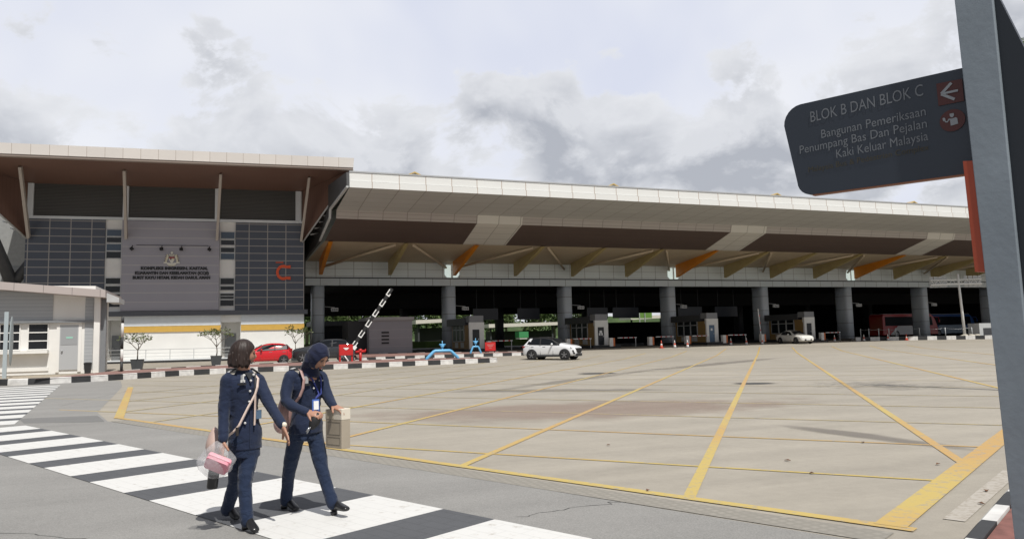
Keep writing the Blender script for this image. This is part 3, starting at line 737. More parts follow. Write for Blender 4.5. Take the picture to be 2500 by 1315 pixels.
for s in (-1, 1):                                                                              # supporters
    pl([(s*a, b) for a, b in ((.24,.12),(.32,.26),(.42,.24),(.44,.1),(.52,-.1),(.5,-.3),(.56,-.44),(.36,-.44),(.34,-.2),(.26,-.05))][::s], .05, 2)
    for q in range(4): pl([(s*a, b) for a, b in ((.37+.035*q,.2-.15*q),(.45+.03*q,.18-.15*q),(.45+.03*q,.11-.15*q),(.37+.035*q,.13-.15*q))][::s], .065, 3)
pl([(-.6,-.36),(-.62,-.5),(-.36,-.5),(-.3,-.62),(.3,-.62),(.36,-.5),(.62,-.5),(.6,-.36),(.3,-.44),(0,-.47),(-.3,-.44)], .06, 0)
pl([(-.28,-.6),(.28,-.6),(.2,-.7),(-.2,-.7)], .04, 2)
bb('crest', [M_sil, M_crd, M_cye, M_cdk], m)
M_cred = mat('letter_red', (.62,.075,.015,1), .5)
m = MB(); c0, cz_, ro, ri = -1.72, 7.76, .66, .42
outr, inr = [], []
for i in range(17):
    a = R(62+i*236/16); outr.append((c0+ro*math.cos(a)*.9, -.12, cz_+ro*math.sin(a))); inr.append((c0+ri*math.cos(a)*.9, -.12, cz_+ri*math.sin(a)))
for i in range(16): m.prism([outr[i], outr[i+1], inr[i+1], inr[i]], (0,-.1,0))
m.prism([outr[0], inr[0], (c0+.6,-.12,cz_+.34), (c0+.6,-.12,cz_+.62)], (0,-.1,0)); m.prism([inr[16], outr[16], (c0+.6,-.12,cz_-.64), (c0+.6,-.12,cz_-.36)], (0,-.1,0))
m.box(c0-.62, c0-.0, -.14, -.1, cz_+.82, cz_+.9)
bb('letter', M_cred, m)
for x_, tl in ((-13.48,-1),(-11.27,0),(-9.77,0),(-7.61,1)):
    m = MB(); m.obox((x_, -.55, 9.64), (.26,.2,.18), Matrix.Rotation(R(40*tl), 3, 'Y') @ Matrix.Rotation(R(-30), 3, 'X')); m.tube([(x_,-.24,9.95),(x_,-.5,9.75)], .03, 5); bb('spotlight', M_black, m)
m = MB(); m.tube([(-13.2,-.27,9.98),(-7.7,-.27,9.98)], .02, 5); bb('light_rail', M_dark, m)
# entrance platform
m = MB(); m.box(-17, -.4, -2.1, .05, -.1, .58); m.box(-17, -.3, -2.2, -.0, .58, .66, 1); bb('platform', [M_plinth, M_bgrey], m)

rail = empty('platform_railing', (5.8+.0, 65.9, .66), R(-4.66), 'thin grey metal railing along the raised white entrance platform', 'railing')
m = MB(); 
for i in range(9): m.box(-15.5+i*1.75-.025, -15.5+i*1.75+.025, -2.02, -1.97, 0, .82)
m.build('post', M_lightgrey, rail)
for zz_ in (.8, .52, .26):
    m = MB(); m.tube([(-15.5,-2,zz_),(-1.5,-2,zz_)], .025 if zz_ > .7 else .014, 6); m.build('handrail' if zz_ > .7 else 'rail', M_lightgrey, rail)
# ------------------------------------------------------------------ dark branching support left of the terminal
sup = empty('branching_column', (-15.0, 66.0, 0), 0, 'dark branching steel column carrying the roof at the left edge', 'column')
m = MB(); m.tube([(-1.2,2.0,-.1),(-1.2,2.0,7.0)], (.55,.55), 8); m.build('trunk', M_dark, sup)
m = MB(); m.tube([(-1.2,2,6.8),(-2.6,1.0,11.0),(-4,0,14.8)], (.5,.4,.3), 8); m.build('limb', M_dark, sup)
m = MB(); m.tube([(-1.2,2,6.8),(.3,2,9.2),(.9,2,11.5)], (.42,.36,.3), 8); m.build('limb', M_dark, sup)
wg = empty('wing_building', (-17, 78, 0), R(-4.66), 'pale grey wing of the terminal half hidden behind the dark column', 'building')
m = MB(); m.box(-14, 2.5, 0, 6, 0, 14.5); m.build('wall', mat('wing_grey', (.26,.265,.26,1), .7, var=.1), wg)
m = MB(); m.box(-14, 2.5, -.06, 0, 8.9, 9.3); m.box(-14, 2.5, -.06, 0, 6.9, 7.2); m.build('ledge', M_midgrey, wg)
# ------------------------------------------------------------------ guard office, far left
off = empty('guard_office', (-7.05, 48, .25), 0, 'small white guard office with grey cladding and a pinkish sloping roof edge', 'building')
def ob(name, mats, mb, **k): return mb.build(name, mats, off, **k)
M_owhite = mat('office_white', (.74,.73,.70,1), .7, var=.06, vscale=.8)
M_oclad = panel_mat('office_cladding', (.34,.355,.37,1), [(2,.2,.06,.012)], jcol=(.46,.47,.48,1), tone=.05, var=.04)
# local x negative to the left, front face y = 0, z from the verge
m = MB(); m.box(-14, -.3, 0, 5, 0, 4.95); ob('wall', M_owhite, m)
m = MB(); m.hexa([(-14,-.05,2.99),(-2.38,-.05,2.99),(-2.38,.0,2.99),(-14,.0,2.99),(-14,-.05,4.95),(-2.38,-.05,4.55),(-2.38,.0,4.55),(-14,.0,4.95)]); ob('cladding', M_oclad, m)
m = MB(); m.box(-.78, -.36, -.04, .0, .25, 4.3); ob('cladding', M_oclad, m)
m = MB(); m.box(-.3, 0, -.25, .3, 0, 4.28); m.box(-.02, .28, .02, .3, 0, 4.2, 1); ob('corner_post', [M_owhite, M_midgrey], m)
m = MB(); m.box(-14, -.3, -.22, .0, 2.86, 2.985); ob('ledge', M_midgrey, m)
M_opink = panel_mat('office_fascia', (.42,.37,.35,1), [(0,1.38,.1,.012)], tone=.04, var=.04)
m = MB(); za = lambda x: 4.25-.0+(-x)*.088
m.hexa([(-14,-1.1,za(-14)),(.36,-1.1,za(.36)),(.36,5.4,za(.36)),(-14,5.4,za(-14)),(-14,-1.1,za(-14)+.42),(.36,-1.1,za(.36)+.42),(.36,5.4,za(.36)+.42),(-14,5.4,za(-14)+.42)]); ob('roof', M_opink, m)
m = MB(); m.hexa([(.36,-.6,3.98),(.95,-.3,3.98),(.95,2,3.98),(.36,2,3.98),(.36,-.6,4.5),(.95,-.3,4.25),(.95,2,4.25),(.36,2,4.5)]); ob('gutter_box', M_lightgrey, m)
m = MB(); m.box(-2.0, -1.08, -.06, -.0, .22, 2.74); 
d = ob('door', mat('door_grey', (.40,.41,.42,1), .6), m)
m = MB(); m.box(-1.95, -1.13, -.075, -.06, 1.62, 2.6); m.build('door_panel', mat('door_panel_grey', (.30,.31,.32,1), .5), d)
m = MB(); m.box(-1.68, -1.36, -.085, -.075, 1.98, 2.06); m.build('door_plate', mat('green_plate', (.3,.6,.48,1), .5), d)
m = MB(); m.ball((-1.86,-.12,1.28), .05); m.build('handle', M_steel, d)
m = MB(); m.box(-2.16, -2.0, -.07, 0, .1, 2.86); m.box(-1.08, -.92, -.07, 0, .1, 2.86); m.box(-2.0, -1.08, -.07, 0, 2.74, 2.86); ob('door_frame', M_owhite, m)
for x0, x1 in ((-3.5,-2.6),(-4.85,-3.95),(-6.2,-5.3)):
    t = MB()
    t.box(x0-.06, x0, -.06, -.0, 1.36, 2.84); t.box(x1, x1+.06, -.06, 0, 1.36, 2.84)
    for q in (1.36, 1.84, 2.31, 2.79): t.box(x0, x1, -.055, 0, q, q+.06)
    wn = ob('window', M_owhite, t)
    t = MB()
    for q in (1.42, 1.9, 2.37): t.box(x0, x1, -.02, -.002, q, q+.42)
    t.build('pane', M_winB, wn)
m = MB(); m.box(-9, -2.5, -.48, .0, 1.18, 1.34); ob('counter', M_owhite, m)
m = MB(); m.box(-9, -2.5, -.06, .0, .2, .42); ob('skirting', M_owhite, m)
# ------------------------------------------------------------------ grey plant room by the first pier
pr_ = empty('plant_room', (11.0, 63.6, .45), 0, 'flat-roofed grey panelled cabin with a small louvred vent', 'cabin')
M_prg = panel_mat('cabin_panel', (.215,.21,.225,1), [(2,.72,.06,.012)], jcol=(.30,.29,.29,1), tone=.06, var=.05)
m = MB(); m.box(0, 3.75, 0, 5, .0, 3.02); m.build('wall', M_prg, pr_)
m = MB(); m.box(-.1, 3.9, -.15, 5.1, 3.02, 3.3); m.build('roof', mat('cabin_roof', (.27,.265,.26,1), .6, var=.06), pr_)
m = MB(); m.box(-1.6, -.02, 1.2, 5, 0, 3.0); m.build('side_bay', M_black, pr_)
m = MB(); 
for q in range(4): m.box(1.05, 1.7, -.03, .0, 1.0+q*.3, 1.15+q*.3)
m.build('vent', M_black, pr_)
# dark booth behind the first pier
db = empty('inspection_booth', (9.6, 80, .45), 0, 'unlit black inspection booth standing in the shade behind the leftmost pier', 'booth')
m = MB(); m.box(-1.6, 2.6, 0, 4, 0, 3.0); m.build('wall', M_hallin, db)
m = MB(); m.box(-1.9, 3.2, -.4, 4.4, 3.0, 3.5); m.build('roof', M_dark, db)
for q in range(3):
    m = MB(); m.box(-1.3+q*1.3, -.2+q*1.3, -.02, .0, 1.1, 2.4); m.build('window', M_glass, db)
# ------------------------------------------------------------------ toll booths and their islands
M_must = mat('mustard_cladding', (.30,.185,.065,1), .6, var=.08)
M_bluedoor = mat('blue_door', (.10,.16,.24,1), .5); M_blackdoor = mat('black_door', (.014,.016,.022,1), .4)
M_isl = mat('island_dark', (.035,.035,.036,1), .8, var=.2)
M_portal = mat('portal_white', (.80,.79,.75,1), .6, var=.05)
M_capside = mat('booth_roof_side', (.055,.056,.06,1), .5); M_cap = mat('booth_cap', (.235,.24,.25,1), .5)
BOOTH = [(21.35, 'toll booth nearest the terminal, black door, red board beside it', 0), (34.85, 'toll booth directly behind the white car, black door with white paper on it', 1),
         (48.45, 'toll booth with a blue door, between the middle grey piers', 2), (61.9, 'toll booth half hidden by the parked white saloon', 3)]
for bx, lab, kd in BOOTH:
    t = MB(); ix = bx-.25
    t.box(ix-.55, ix+2.6, 66.9, 80, .3, .75)
    t.build('booth_island', M_isl, kind='structure')
    b = empty('toll_booth', (bx, 68, .75), 0, lab, 'toll booth', 'toll booths between the lanes')
    m = MB(); m.box(0, 1.4, .0, .2, 0, 2.55, 0); m.box(-.02, .3, -.04, .0, 0, 2.5); m.box(1.02, 1.5, -.04, .0, 0, 2.5); m.box(.3, 1.02, -.04, .0, 1.86, 2.5)
    m.box(-.02, 1.5, -.05, .25, 2.0, 2.55); m.build('portal', M_portal, b)
    m = MB(); m.box(.32, 1.0, -.03, -.001, .02, 1.85); d = m.build('door', M_bluedoor if kd == 2 else M_blackdoor, b)
    m = MB(); m.box(.86, .94, -.06, -.03, .85, .98); m.build('handle', M_steel, d)
    if kd in (1, 2):
        m = MB(); 
        if kd == 1:
            m.box(.5,.78,-.04,-.03,1.25,1.5); m.box(.42,.6,-.04,-.03,1.0,1.25); m.box(.68,.86,-.04,-.03,1.0,1.25)
        else: m.box(.52,.74,-.04,-.03,1.25,1.5)
        m.build('notice', M_white_clean, d)
    m = MB(); m.box(0, 1.42, -.08, 1.0, 2.56, 3.18); m.build('roof_cap', M_cap, b)
    m = MB(); m.hexa([(-.12,1.0,2.3),(1.5,1.0,2.3),(1.5,6.2,2.3),(-.5,6.2,2.3),(-.12,1.0,3.0),(1.5,1.0,3.0),(1.5,6.2,3.0),(-.5,6.2,3.0)]); m.build('roof', M_capside, b)
    m = MB(); m.box(0, 1.4, .2, 6, 0, .7); m.box(0, 1.4, .2, 1.6, .7, 2.3); m.box(0, 1.4, 5.6, 6, .7, 2.3); m.build('wall', M_must, b)
    for q in range(3):
        y0 = 1.65+q*1.32; f = MB(); f.box(-.05, .02, y0, y0+.09, .7, 2.3); f.box(-.05, .02, y0+1.22, y0+1.3, .7, 2.3); f.box(-.05, .02, y0, y0+1.3, 1.85, 1.93); f.box(-.05,.02,y0,y0+1.3,.7,.78)
        wn = f.build('window', M_lightgrey, b)
        f = MB(); f.box(-.02, .0, y0+.09, y0+1.22, .78, 2.28); f.build('pane', M_glass, wn)
    for q in range(2):
        m = MB(); m.box(-.02, -.001, 1.8+q*2, 2.9+q*2, .1, .62); m.build('lower_panel', M_lightgrey, b)

# ------------------------------------------------------------------ barrier gates
def barrier(x, side, l0, l1, lab, up=False, y=67, z=.62):
    b = empty('barrier_gate', (x, y, z), 0, lab, 'barrier gate', 'lane barriers in front of the hall')
    m = MB(); m.box(-.22, .16, -.2, .2, 0, .86); c = m.build('cabinet', M_portal, b)
    m = MB(); m.box(.161, .36, -.21, .21, .02, .84); m.build('side_panel', M_orange, c)
    m = MB()
    if up: m.obox((side*.25, 0, 2.2), (.09, .05, 2.9), Matrix.Rotation(R(-4), 3, 'Y'))
    else: m.box(l0-x, l1-x, -.03, .03, .80, .88)
    ar = m.build('boom', M_white_clean, b)
    m = MB()
    for q in range(3):
        if up: m.obox((side*.25+.07-.0*q, -.0, 1.3+q*.8), (.095, .055, .2), Matrix.Rotation(R(-4), 3, 'Y'))
        else: xx = l0-x+(l1-l0)*(.25+.27*q); m.box(xx, xx+.18, -.034, .034, .795, .885)
    m.build('stripe', M_red, ar)
    if not up:
        m = MB(); e = l1-x-.15 if side > 0 else l0-x+.1; m.box(e, e+.06, -.02, .02, -.1, .8); m.build('rest_post', M_lightgrey, b)
barrier(23.0, 1, 23.3, 25.4, 'white lane barrier just right of the red sign board')
barrier(31.3, 1, 31.9, 33.9, 'white lane barrier across the windows of the booth behind the white car')
barrier(36.1, 1, 36.9, 39.1, 'white lane barrier just right of the booth with paper on its door')
barrier(40.7, 1, 41.4, 43.6, 'white lane barrier in front of the pier in the middle of the hall')
barrier(45.2, 1, 45.9, 48.0, 'white lane barrier across the windows of the blue-door booth')
barrier(49.9, 1, 50.5, 52.9, 'white lane barrier just right of the booth with the blue door')
barrier(55.0, -1, 0, 0, 'barrier gate with its boom raised upright, left of the white saloon', True)
barrier(63.4, 1, 64.0, 66.2, 'last white lane barrier on the right, beyond the white saloon')

# ------------------------------------------------------------------ cones and guard posts
M_coneo = mat('cone_orange', (.60,.09,.05,1), .55); M_conew = mat('cone_white', (.72,.68,.66,1), .55)
def cone(x, y, red, lab):
    c = empty('traffic_cone', (x, y, zg(y)), 0, lab, 'traffic cone', 'traffic cones along the lanes')
    m = MB(); m.box(-.2, .2, -.2, .2, 0, .04); m.build('base', M_coneo if red else M_midgrey, c)
    m = MB(); m.tube([(0,0,.04),(0,0,.26)], [.15,.105], 12, cap=True, m=0); m.tube([(0,0,.26),(0,0,.44)], [.105,.07], 12, cap=True, m=1); m.tube([(0,0,.44),(0,0,.74)], [.07,.025], 12, m=0)
    m.build('cone_body', [M_coneo, M_conew] if red else [M_conew, M_coneo], c)
for q in ((38.9,62.0,1,'red cone, leftmost of those before the booth with the blue door'),(40.4,62.0,0,'white cone standing next to the leftmost red cone'),(41.6,61.6,0,'white cone left of the blue-door booth, third of its row'),
          (48.6,64.1,0,'white cone right below the blue door of a booth'),(50.4,63.9,0,'white cone midway between the blue-door booth and the white saloon'),(52.2,63.6,0,'white cone just behind the white saloon'),
          (64.2,65.9,0,'pale marker cone to the right of the white saloon'),(67.1,64.5,0,'white cone against the left end of the striped kerb at right'),(69.5,63.4,0,'white and red cone along the striped kerb, left of the reddest cone'),(71.35,62.55,1,'red cone before the striped kerb, right of the sixth pier')): cone(*q)
GP = [(67.64,'leftmost of the thin grey posts along the right kerb'),(68.48,'thin grey post, second from the left along the right kerb'),(69.48,'thin grey post, third from the left along the right kerb'),(70.52,'thin grey post right of the white and red cone'),
      (71.22,'thin grey post left of the red cone on the right kerb'),(73.62,'thin grey post beside the last full pier on the right'),(76.22,'thin grey post in front of the red bus nose'),(78.89,'rightmost thin grey post, beyond the white sign mast')]
gp0 = None
gpy = lambda x: 65.43-(x-67.64)*.4525
for i, (x, lab) in enumerate(GP):
    if gp0 is None:
        m = MB(); m.tube([(0,0,0),(0,0,1.12)], .045, 8); m.box(-.09,.09,-.09,.09,0,.03)
        o = gp0 = m.build('guard_post', mat('post_grey', (.42,.44,.45,1), .5))
    else: o = gp0.copy(); COL.objects.link(o)
    o.location = (x, gpy(x), .70-.012*(x-67)); tag(o, lab, 'guard post', 'thin posts along the right kerb')
cm = MB(); 
for (a, _), (b, _) in zip(GP, GP[1:]):
    cm.tube([(a+(b-a)*t/6, gpy(a+(b-a)*t/6), 1.74-.012*(a-67)-.12*math.sin(PI*t/6)) for t in range(7)], .012, 4)
tag(cm.build('barrier_chain', M_steel), 'thin chain hanging between the grey posts on the right kerb', 'chain')

# ------------------------------------------------------------------ lane sign panels and column cameras
M_lane = mat('lane_sign_blue', (.014,.018,.028,1), .4)
for (x0, x1), lab in zip(((25.6,28.6),(31.0,33.8),(40.0,42.8),(43.5,47.1),(52.8,56.4),(58.4,61.9)),
    ('dark blue hanging lane sign right of the second pier','dark blue hanging lane sign left of the third pier','dark blue hanging lane sign just right of the third pier','dark blue hanging lane sign left of the fourth pier','dark blue hanging lane sign above the blue-door booth','dark blue hanging lane sign left of the fifth pier')):
    t = empty('lane_sign', ((x0+x1)/2, 80, 3.85), 0, lab, 'lane sign', 'hanging lane signs inside the hall')
    h = (x1-x0)/2; m = MB(); m.box(-h, h, -.06, .06, 0, 1.3); m.build('panel', M_lane, t)
    for s in (-1, 1):
        m = MB(); m.box(s*h*.7-.03, s*h*.7+.03, -.03, .03, 1.3, 3.5); m.build('hanger', M_dark, t)
PN = ['first','second','third','fourth','fifth','sixth','seventh']
for k in range(7):
    cx = 8.0+13.6*k
    t = empty('bracket_camera', (cx+.6, 75.0, 4.75), 0, 'white camera box on an arm from the %s pier counted from the terminal' % PN[k], 'camera', 'camera boxes on the hall piers')
    m = MB(); m.tube([(-.1,0,.5),(.95,0,.42)], .035, 5); m.build('arm', M_lightgrey, t)
    m = MB(); m.box(.62, 1.28, -.18, .18, .02, .36); h = m.build('housing', M_white_clean, t)
    m = MB()
    for q in range(3): m.box(.68+.2*q, .82+.2*q, -.2, -.18, .07, .3)
    m.build('lens', M_midgrey, h)

# ------------------------------------------------------------------ vehicles
M_chrome = mat('chrome', (.6,.6,.62,1), .2, metal=1)
M_lamp = mat('lamp_glass', (.75,.77,.8,1), .12); M_tail = mat('tail_lamp', (.25,.01,.012,1), .2)
M_plastic = mat('black_plastic', (.02,.02,.022,1), .6)
def car(name, st, body, roofm, wheels, wr, label, loc, rz, wmat=None, arch=True, extra=None, win=(None,)):
    """st: stations front to rear (x, z_sill, z_belt, z_top, w_low, w_belt, w_top)"""
    t = empty(name, loc, rz, label, 'car')
    def ring(s):
        x, zs, zb_, zt, wl_, wb, wt = s
        zm = zs+(zb_-zs)*.45
        h = [(0,zs),(wl_*.86,zs),(wl_*.97,zs+.06),(wl_,zm),((wl_+wb)/2+.012,zb_-.10),(wb,zb_),(wt+(wb-wt)*.06,zt-.05) if zt-zb_ > .12 else (wt+(wb-wt)*.5,zt-.02),(wt*.86,zt),(0,zt+.015)]
        return [(x,-y,z) for y, z in h]+[(x,y,z) for y, z in h[-2:0:-1]]
    rings = [ring(s) for s in st]
    tall = [i for i, s in enumerate(st) if s[3]-s[2] > .2]; iF0, iL0 = tall[0], tall[-1]
    m = MB(); n = len(rings[0])
    m.loft(rings, 0, True, True)
    if roofm:
        for fi in range(len(m.f)):
            k, i = divmod(fi, n)
            if k < len(st)-1 and iF0 <= k+1 and k <= iL0 and i in (5, 6, 7, 8, 9, 10): m.mi[fi] = 1
    o = m.build('body', [body, roofm or body], t, merge=True)
    sd = o.modifiers.new('s', 'SUBSURF'); sd.levels = 1; sd.render_levels = 1
    # cabin pieces
    cab = [s for s in st if s[3]-s[2] > .2]
    x0, x1 = cab[0][0], cab[-1][0]
    iF = st.index(cab[0])
    sf, sr = st[iF-1], st[st.index(cab[-1])+1]
    def up(s, k, e=.0): 
        x, zs, zb_, zt, wl_, wb, wt = s
        return (x, wb+(wt-wb)*k+e, zb_+(zt-.03-zb_)*k)
    e = .022
    for s_ in (-1, 1):
        lo = [V((sf[0]-.22*(sf[0]-x0)*0-.18, cab[0][5]+e*.4, cab[0][2]+.03))]+[V(up(s, .07, e)) for s in cab]
        hi = [V(up(s, .86, e)) for s in cab]
        P = lo+[V((cab[-1][0]-.16, cab[-1][5]+e*.5, cab[-1][2]+.08))]+hi[::-1]
        P = [V((p.x, p.y*s_, p.z)) for p in P]
        if s_ > 0: P = P[::-1]
        m = MB(); m.poly(P); m.build('side_window', M_glass, t)
        m = MB(); xm = (x0+x1)/2+.02; c_ = cab[len(cab)//2]
        m.hexa([(xm-.04,s_*(c_[5]+.02),c_[2]+.02),(xm+.04,s_*(c_[5]+.02),c_[2]+.02),(xm+.04,s_*(c_[5]+.035),c_[2]+.02),(xm-.04,s_*(c_[5]+.035),c_[2]+.02),(xm-.06,s_*(c_[6]+.045),c_[3]-.12),(xm+.02,s_*(c_[6]+.045),c_[3]-.12),(xm+.02,s_*(c_[6]+.06),c_[3]-.12),(xm-.06,s_*(c_[6]+.06),c_[3]-.12)]); m.build('pillar', M_plastic, t)
        m = MB(); m.ball((x0+.12, s_*(cab[0][5]+.13), cab[0][2]+.1), (.07,.11,.075)); m.build('mirror', body if name != 'saloon_car' else body, t)
        for q, dx in enumerate((.30, -.62)):
            m = MB(); m.box(xm+dx-.02-.1, xm+dx+.1, s_*(c_[5]+.015)-.015, s_*(c_[5]+.015)+.02, c_[2]-.13, c_[2]-.10); m.build('door_handle', M_plastic if body is M_carwhite else M_chrome, t)
        for dx in (.98, .0, -.86):   # door shut lines
            xx = xm+dx; m = MB(); wq = c_[4]+.006
            m.hexa([(xx-.006,s_*(wq-.02),st[iF][1]+.1),(xx+.006,s_*(wq-.02),st[iF][1]+.1),(xx+.006,s_*(wq+.004),st[iF][1]+.1),(xx-.006,s_*(wq+.004),st[iF][1]+.1),(xx-.006,s_*(c_[5]-.01),c_[2]-.03),(xx+.006,s_*(c_[5]-.01),c_[2]-.03),(xx+.006,s_*(c_[5]+.012),c_[2]-.03),(xx-.006,s_*(c_[5]+.012),c_[2]-.03)])
            m.build('shut_line', M_dark, t)
    a, b = V(sf[:1]+(sf[5]*.84, sf[3]+.012)), V((x0, cab[0][6]*.9, cab[0][3]-.03))
    d_ = V((.03,0,.02))
    m = MB(); m.poly([V((a.x-.03,-a.y,a.z))+d_, V((a.x-.03,a.y,a.z))+d_, b+d_, V((b.x,-b.y,b.z))+d_]); m.build('windscreen', M_glass, t)
    a, b = V((sr[0], sr[5]*.8, sr[3]-.0)), V((x1, cab[-1][6]*.86, cab[-1][3]-.03)); d_ = V((-.03,0,.02))
    m = MB(); m.poly([a+d_, V((a.x,-a.y,a.z))+d_, V((b.x,-b.y,b.z))+d_, b+d_]); m.build('rear_window', M_glass, t)
    if roofm:
        m = MB(); rr = []
        for s in cab: rr.append([(s[0], y*s[6]*.93, s[3]+.018-.03*abs(y)) for y in (-1,-.5,0,.5,1)])
        m.loft(rr, 0, True, False, False); m.build('roof', roofm, t)
    # wheels
    for wx in wheels:
        for s_ in (-1, 1):
            wy = s_*(max(q[4] for q in st)-.10)
            if arch:
                m = MB(); m.tube([(wx,wy+s_*.0,wr+.02),(wx,wy+s_*.125,wr+.02)], wr*1.18, 22); m.build('wheel_arch', M_plastic, t)
            wh = MB(); wh.tube([(0,-.11,0),(0,-.09,0),(0,.09,0),(0,.11,0)], [wr*.9,wr,wr,wr*.9], 22); wo = wh.build('wheel', M_tyre, t); wo.location = (wx, wy+s_*.045, wr)
            rm = MB(); rm.tube([(0,s_*.1,0),(0,s_*.118,0)], wr*.66, 20, m=1)
            for q in range(5):
                aa = R(72*q+18); rm.obox((math.cos(aa)*wr*.34, s_*.12, math.sin(aa)*wr*.34), (wr*.62,.02,wr*.17), Matrix.Rotation(-aa, 3, 'Y'), 0)
            rm.tube([(0,s_*.11,0),(0,s_*.135,0)], wr*.13, 10, m=0)
            rm.build('rim', [M_rim, M_black], wo)
    return t
M_carwhite = mat('car_white', (.76,.77,.79,1), .25, coat=.6); M_carcream = mat('car_pearl', (.74,.73,.69,1), .25, coat=.6)
M_carred = mat('car_red', (.55,.012,.02,1), .22, coat=.7); M_cardark = mat('car_dark', (.03,.033,.038,1), .25, coat=.6)
# white compact SUV, nose to +x
suv_st = [(2.03,.36,.66,.74,.55,.50,.42),(1.98,.27,.78,.90,.74,.68,.60),(1.72,.24,.86,1.0,.82,.78,.68),(1.35,.24,.93,1.05,.85,.82,.70),(.92,.24,.98,1.09,.855,.83,.72),
          (.25,.24,1.0,1.52,.86,.835,.62),(-.3,.24,1.01,1.61,.86,.835,.63),(-.9,.24,1.03,1.61,.86,.83,.62),(-1.45,.25,1.06,1.56,.86,.82,.60),(-1.86,.28,1.02,1.12,.84,.79,.68),(-1.99,.36,.92,1.02,.78,.74,.64),(-2.03,.45,.80,.86,.66,.62,.52)]
suv = car('suv_car', suv_st, M_carwhite, M_black, (1.27,-1.25), .345, 'white compact SUV with a black roof driving past the striped island', (21.5,48.7,zg(48.7)), R(-47))
def cp(name, m_, fn, t): 
    m = MB(); fn(m); return m.build(name, m_, t)
cp('grille', M_black, lambda m: m.hexa([(2.0,-.5,.62),(2.06,-.42,.5),(2.06,.42,.5),(2.0,.5,.62),(1.99,-.62,.80),(2.055,-.5,.78),(2.055,.5,.78),(1.99,.62,.80)]), suv)
cp('lower_grille', M_plastic, lambda m: m.box(1.95,2.06,-.52,.52,.28,.42), suv)
cp('bumper_trim', M_midgrey, lambda m: m.box(1.9,2.03,-.6,.6,.22,.27), suv)
for s_ in (-1,1):
    cp('headlight', M_lamp, lambda m: m.hexa([(1.74,s_*.80,.80),(2.0,s_*.5,.78),(2.03,s_*.5,.8),(1.78,s_*.83,.82),(1.70,s_*.80,.90),(1.98,s_*.5,.84),(2.0,s_*.52,.86),(1.74,s_*.83,.92)]), suv)
    cp('fog_slot', M_plastic, lambda m: m.hexa([(1.86,s_*.72,.40),(1.96,s_*.60,.38),(2.02,s_*.62,.38),(1.92,s_*.77,.4),(1.80,s_*.77,.66),(1.86,s_*.72,.66),(1.92,s_*.74,.66),(1.86,s_*.81,.66)]), suv)
    cp('tail_light', M_tail, lambda m: m.box(-2.0,-1.72,s_*.76-.05,s_*.76+.06,.88,1.0), suv)
    cp('sill', M_plastic, lambda m: m.box(-.85,.85,s_*.85-.02,s_*.85+.02,.22,.34), suv)
cp('spoiler', M_black, lambda m: m.hexa([(-1.4,-.56,1.58),(-1.4,.56,1.58),(-1.72,.54,1.52),(-1.72,-.54,1.52),(-1.4,-.56,1.62),(-1.4,.56,1.62),(-1.72,.54,1.57),(-1.72,-.54,1.57)]), suv)
for s_ in (-1,1): cp('quarter_panel', M_carwhite, lambda m: m.hexa([(-1.50,s_*.78,1.0),(-1.92,s_*.72,1.0),(-1.92,s_*.80,1.0),(-1.50,s_*.86,1.0),(-1.22,s_*.62,1.53),(-1.42,s_*.60,1.52),(-1.42,s_*.665,1.52),(-1.22,s_*.685,1.53)]), suv)
cp('number_plate', M_black, lambda m: m.box(2.06,2.075,-.24,.24,.44,.53), suv)
# white saloon
sal_st = [(2.28,.32,.56,.64,.55,.5,.42),(2.2,.24,.66,.76,.78,.72,.6),(1.85,.2,.74,.86,.85,.8,.66),(1.35,.19,.80,.90,.88,.83,.68),(.95,.19,.84,.94,.89,.84,.7),(.15,.19,.88,1.36,.89,.84,.60),(-.45,.19,.89,1.42,.89,.84,.61),(-1.05,.2,.91,1.36,.89,.83,.58),(-1.7,.22,.94,1.04,.88,.80,.64),(-2.15,.28,.88,.98,.82,.74,.6),(-2.28,.4,.74,.8,.7,.64,.52)]
sal = car('saloon_car', sal_st, M_carcream, None, (1.4,-1.3), .32, 'pearl white saloon parked at the mouth of the lane before the fourth booth', (56.3,63.4,zg(63.4)), R(-96))
cp('grille', M_black, lambda m: m.box(2.2,2.3,-.42,.42,.3,.46), sal)
cp('number_plate', M_white_clean, lambda m: m.box(2.3,2.31,-.24,.24,.36,.46), sal)
for s_ in (-1,1):
    cp('headlight', M_lamp, lambda m: m.hexa([(2.0,s_*.78,.60),(2.26,s_*.48,.58),(2.28,s_*.48,.58),(2.04,s_*.82,.6),(1.94,s_*.78,.70),(2.22,s_*.46,.66),(2.24,s_*.46,.66),(1.98,s_*.82,.7)]), sal)
    cp('tail_light', M_tail, lambda m: m.box(-2.24,-2.0,s_*.66-.06,s_*.66+.08,.74,.86), sal)
# red hatchback, tail to +x in the photo, so nose points to -x
hat_st = [(1.82,.34,.62,.7,.52,.47,.4),(1.76,.25,.74,.86,.72,.66,.56),(1.5,.22,.82,.95,.79,.74,.62),(1.1,.21,.87,1.0,.81,.77,.64),(.85,.21,.90,1.03,.82,.78,.66),(.2,.21,.93,1.42,.82,.785,.58),(-.4,.21,.95,1.5,.82,.785,.59),(-1.0,.21,.98,1.47,.82,.78,.57),(-1.42,.23,1.02,1.40,.81,.76,.55),(-1.72,.3,.94,1.02,.76,.72,.62),(-1.82,.42,.78,.84,.66,.6,.5)]
hat = car('hatchback_car', hat_st, M_carred, None, (1.2,-1.2), .29, 'bright red hatchback parked behind the two women', (2.25,56.0,zg(56)), R(182))
for s_ in (-1,1):
    cp('tail_light', M_tail, lambda m: m.box(-1.8,-1.58,s_*.68-.06,s_*.68+.07,.86,1.08), hat)
    cp('headlight', M_lamp, lambda m: m.box(1.62,1.78,s_*.62-.08,s_*.62+.06,.68,.8), hat)
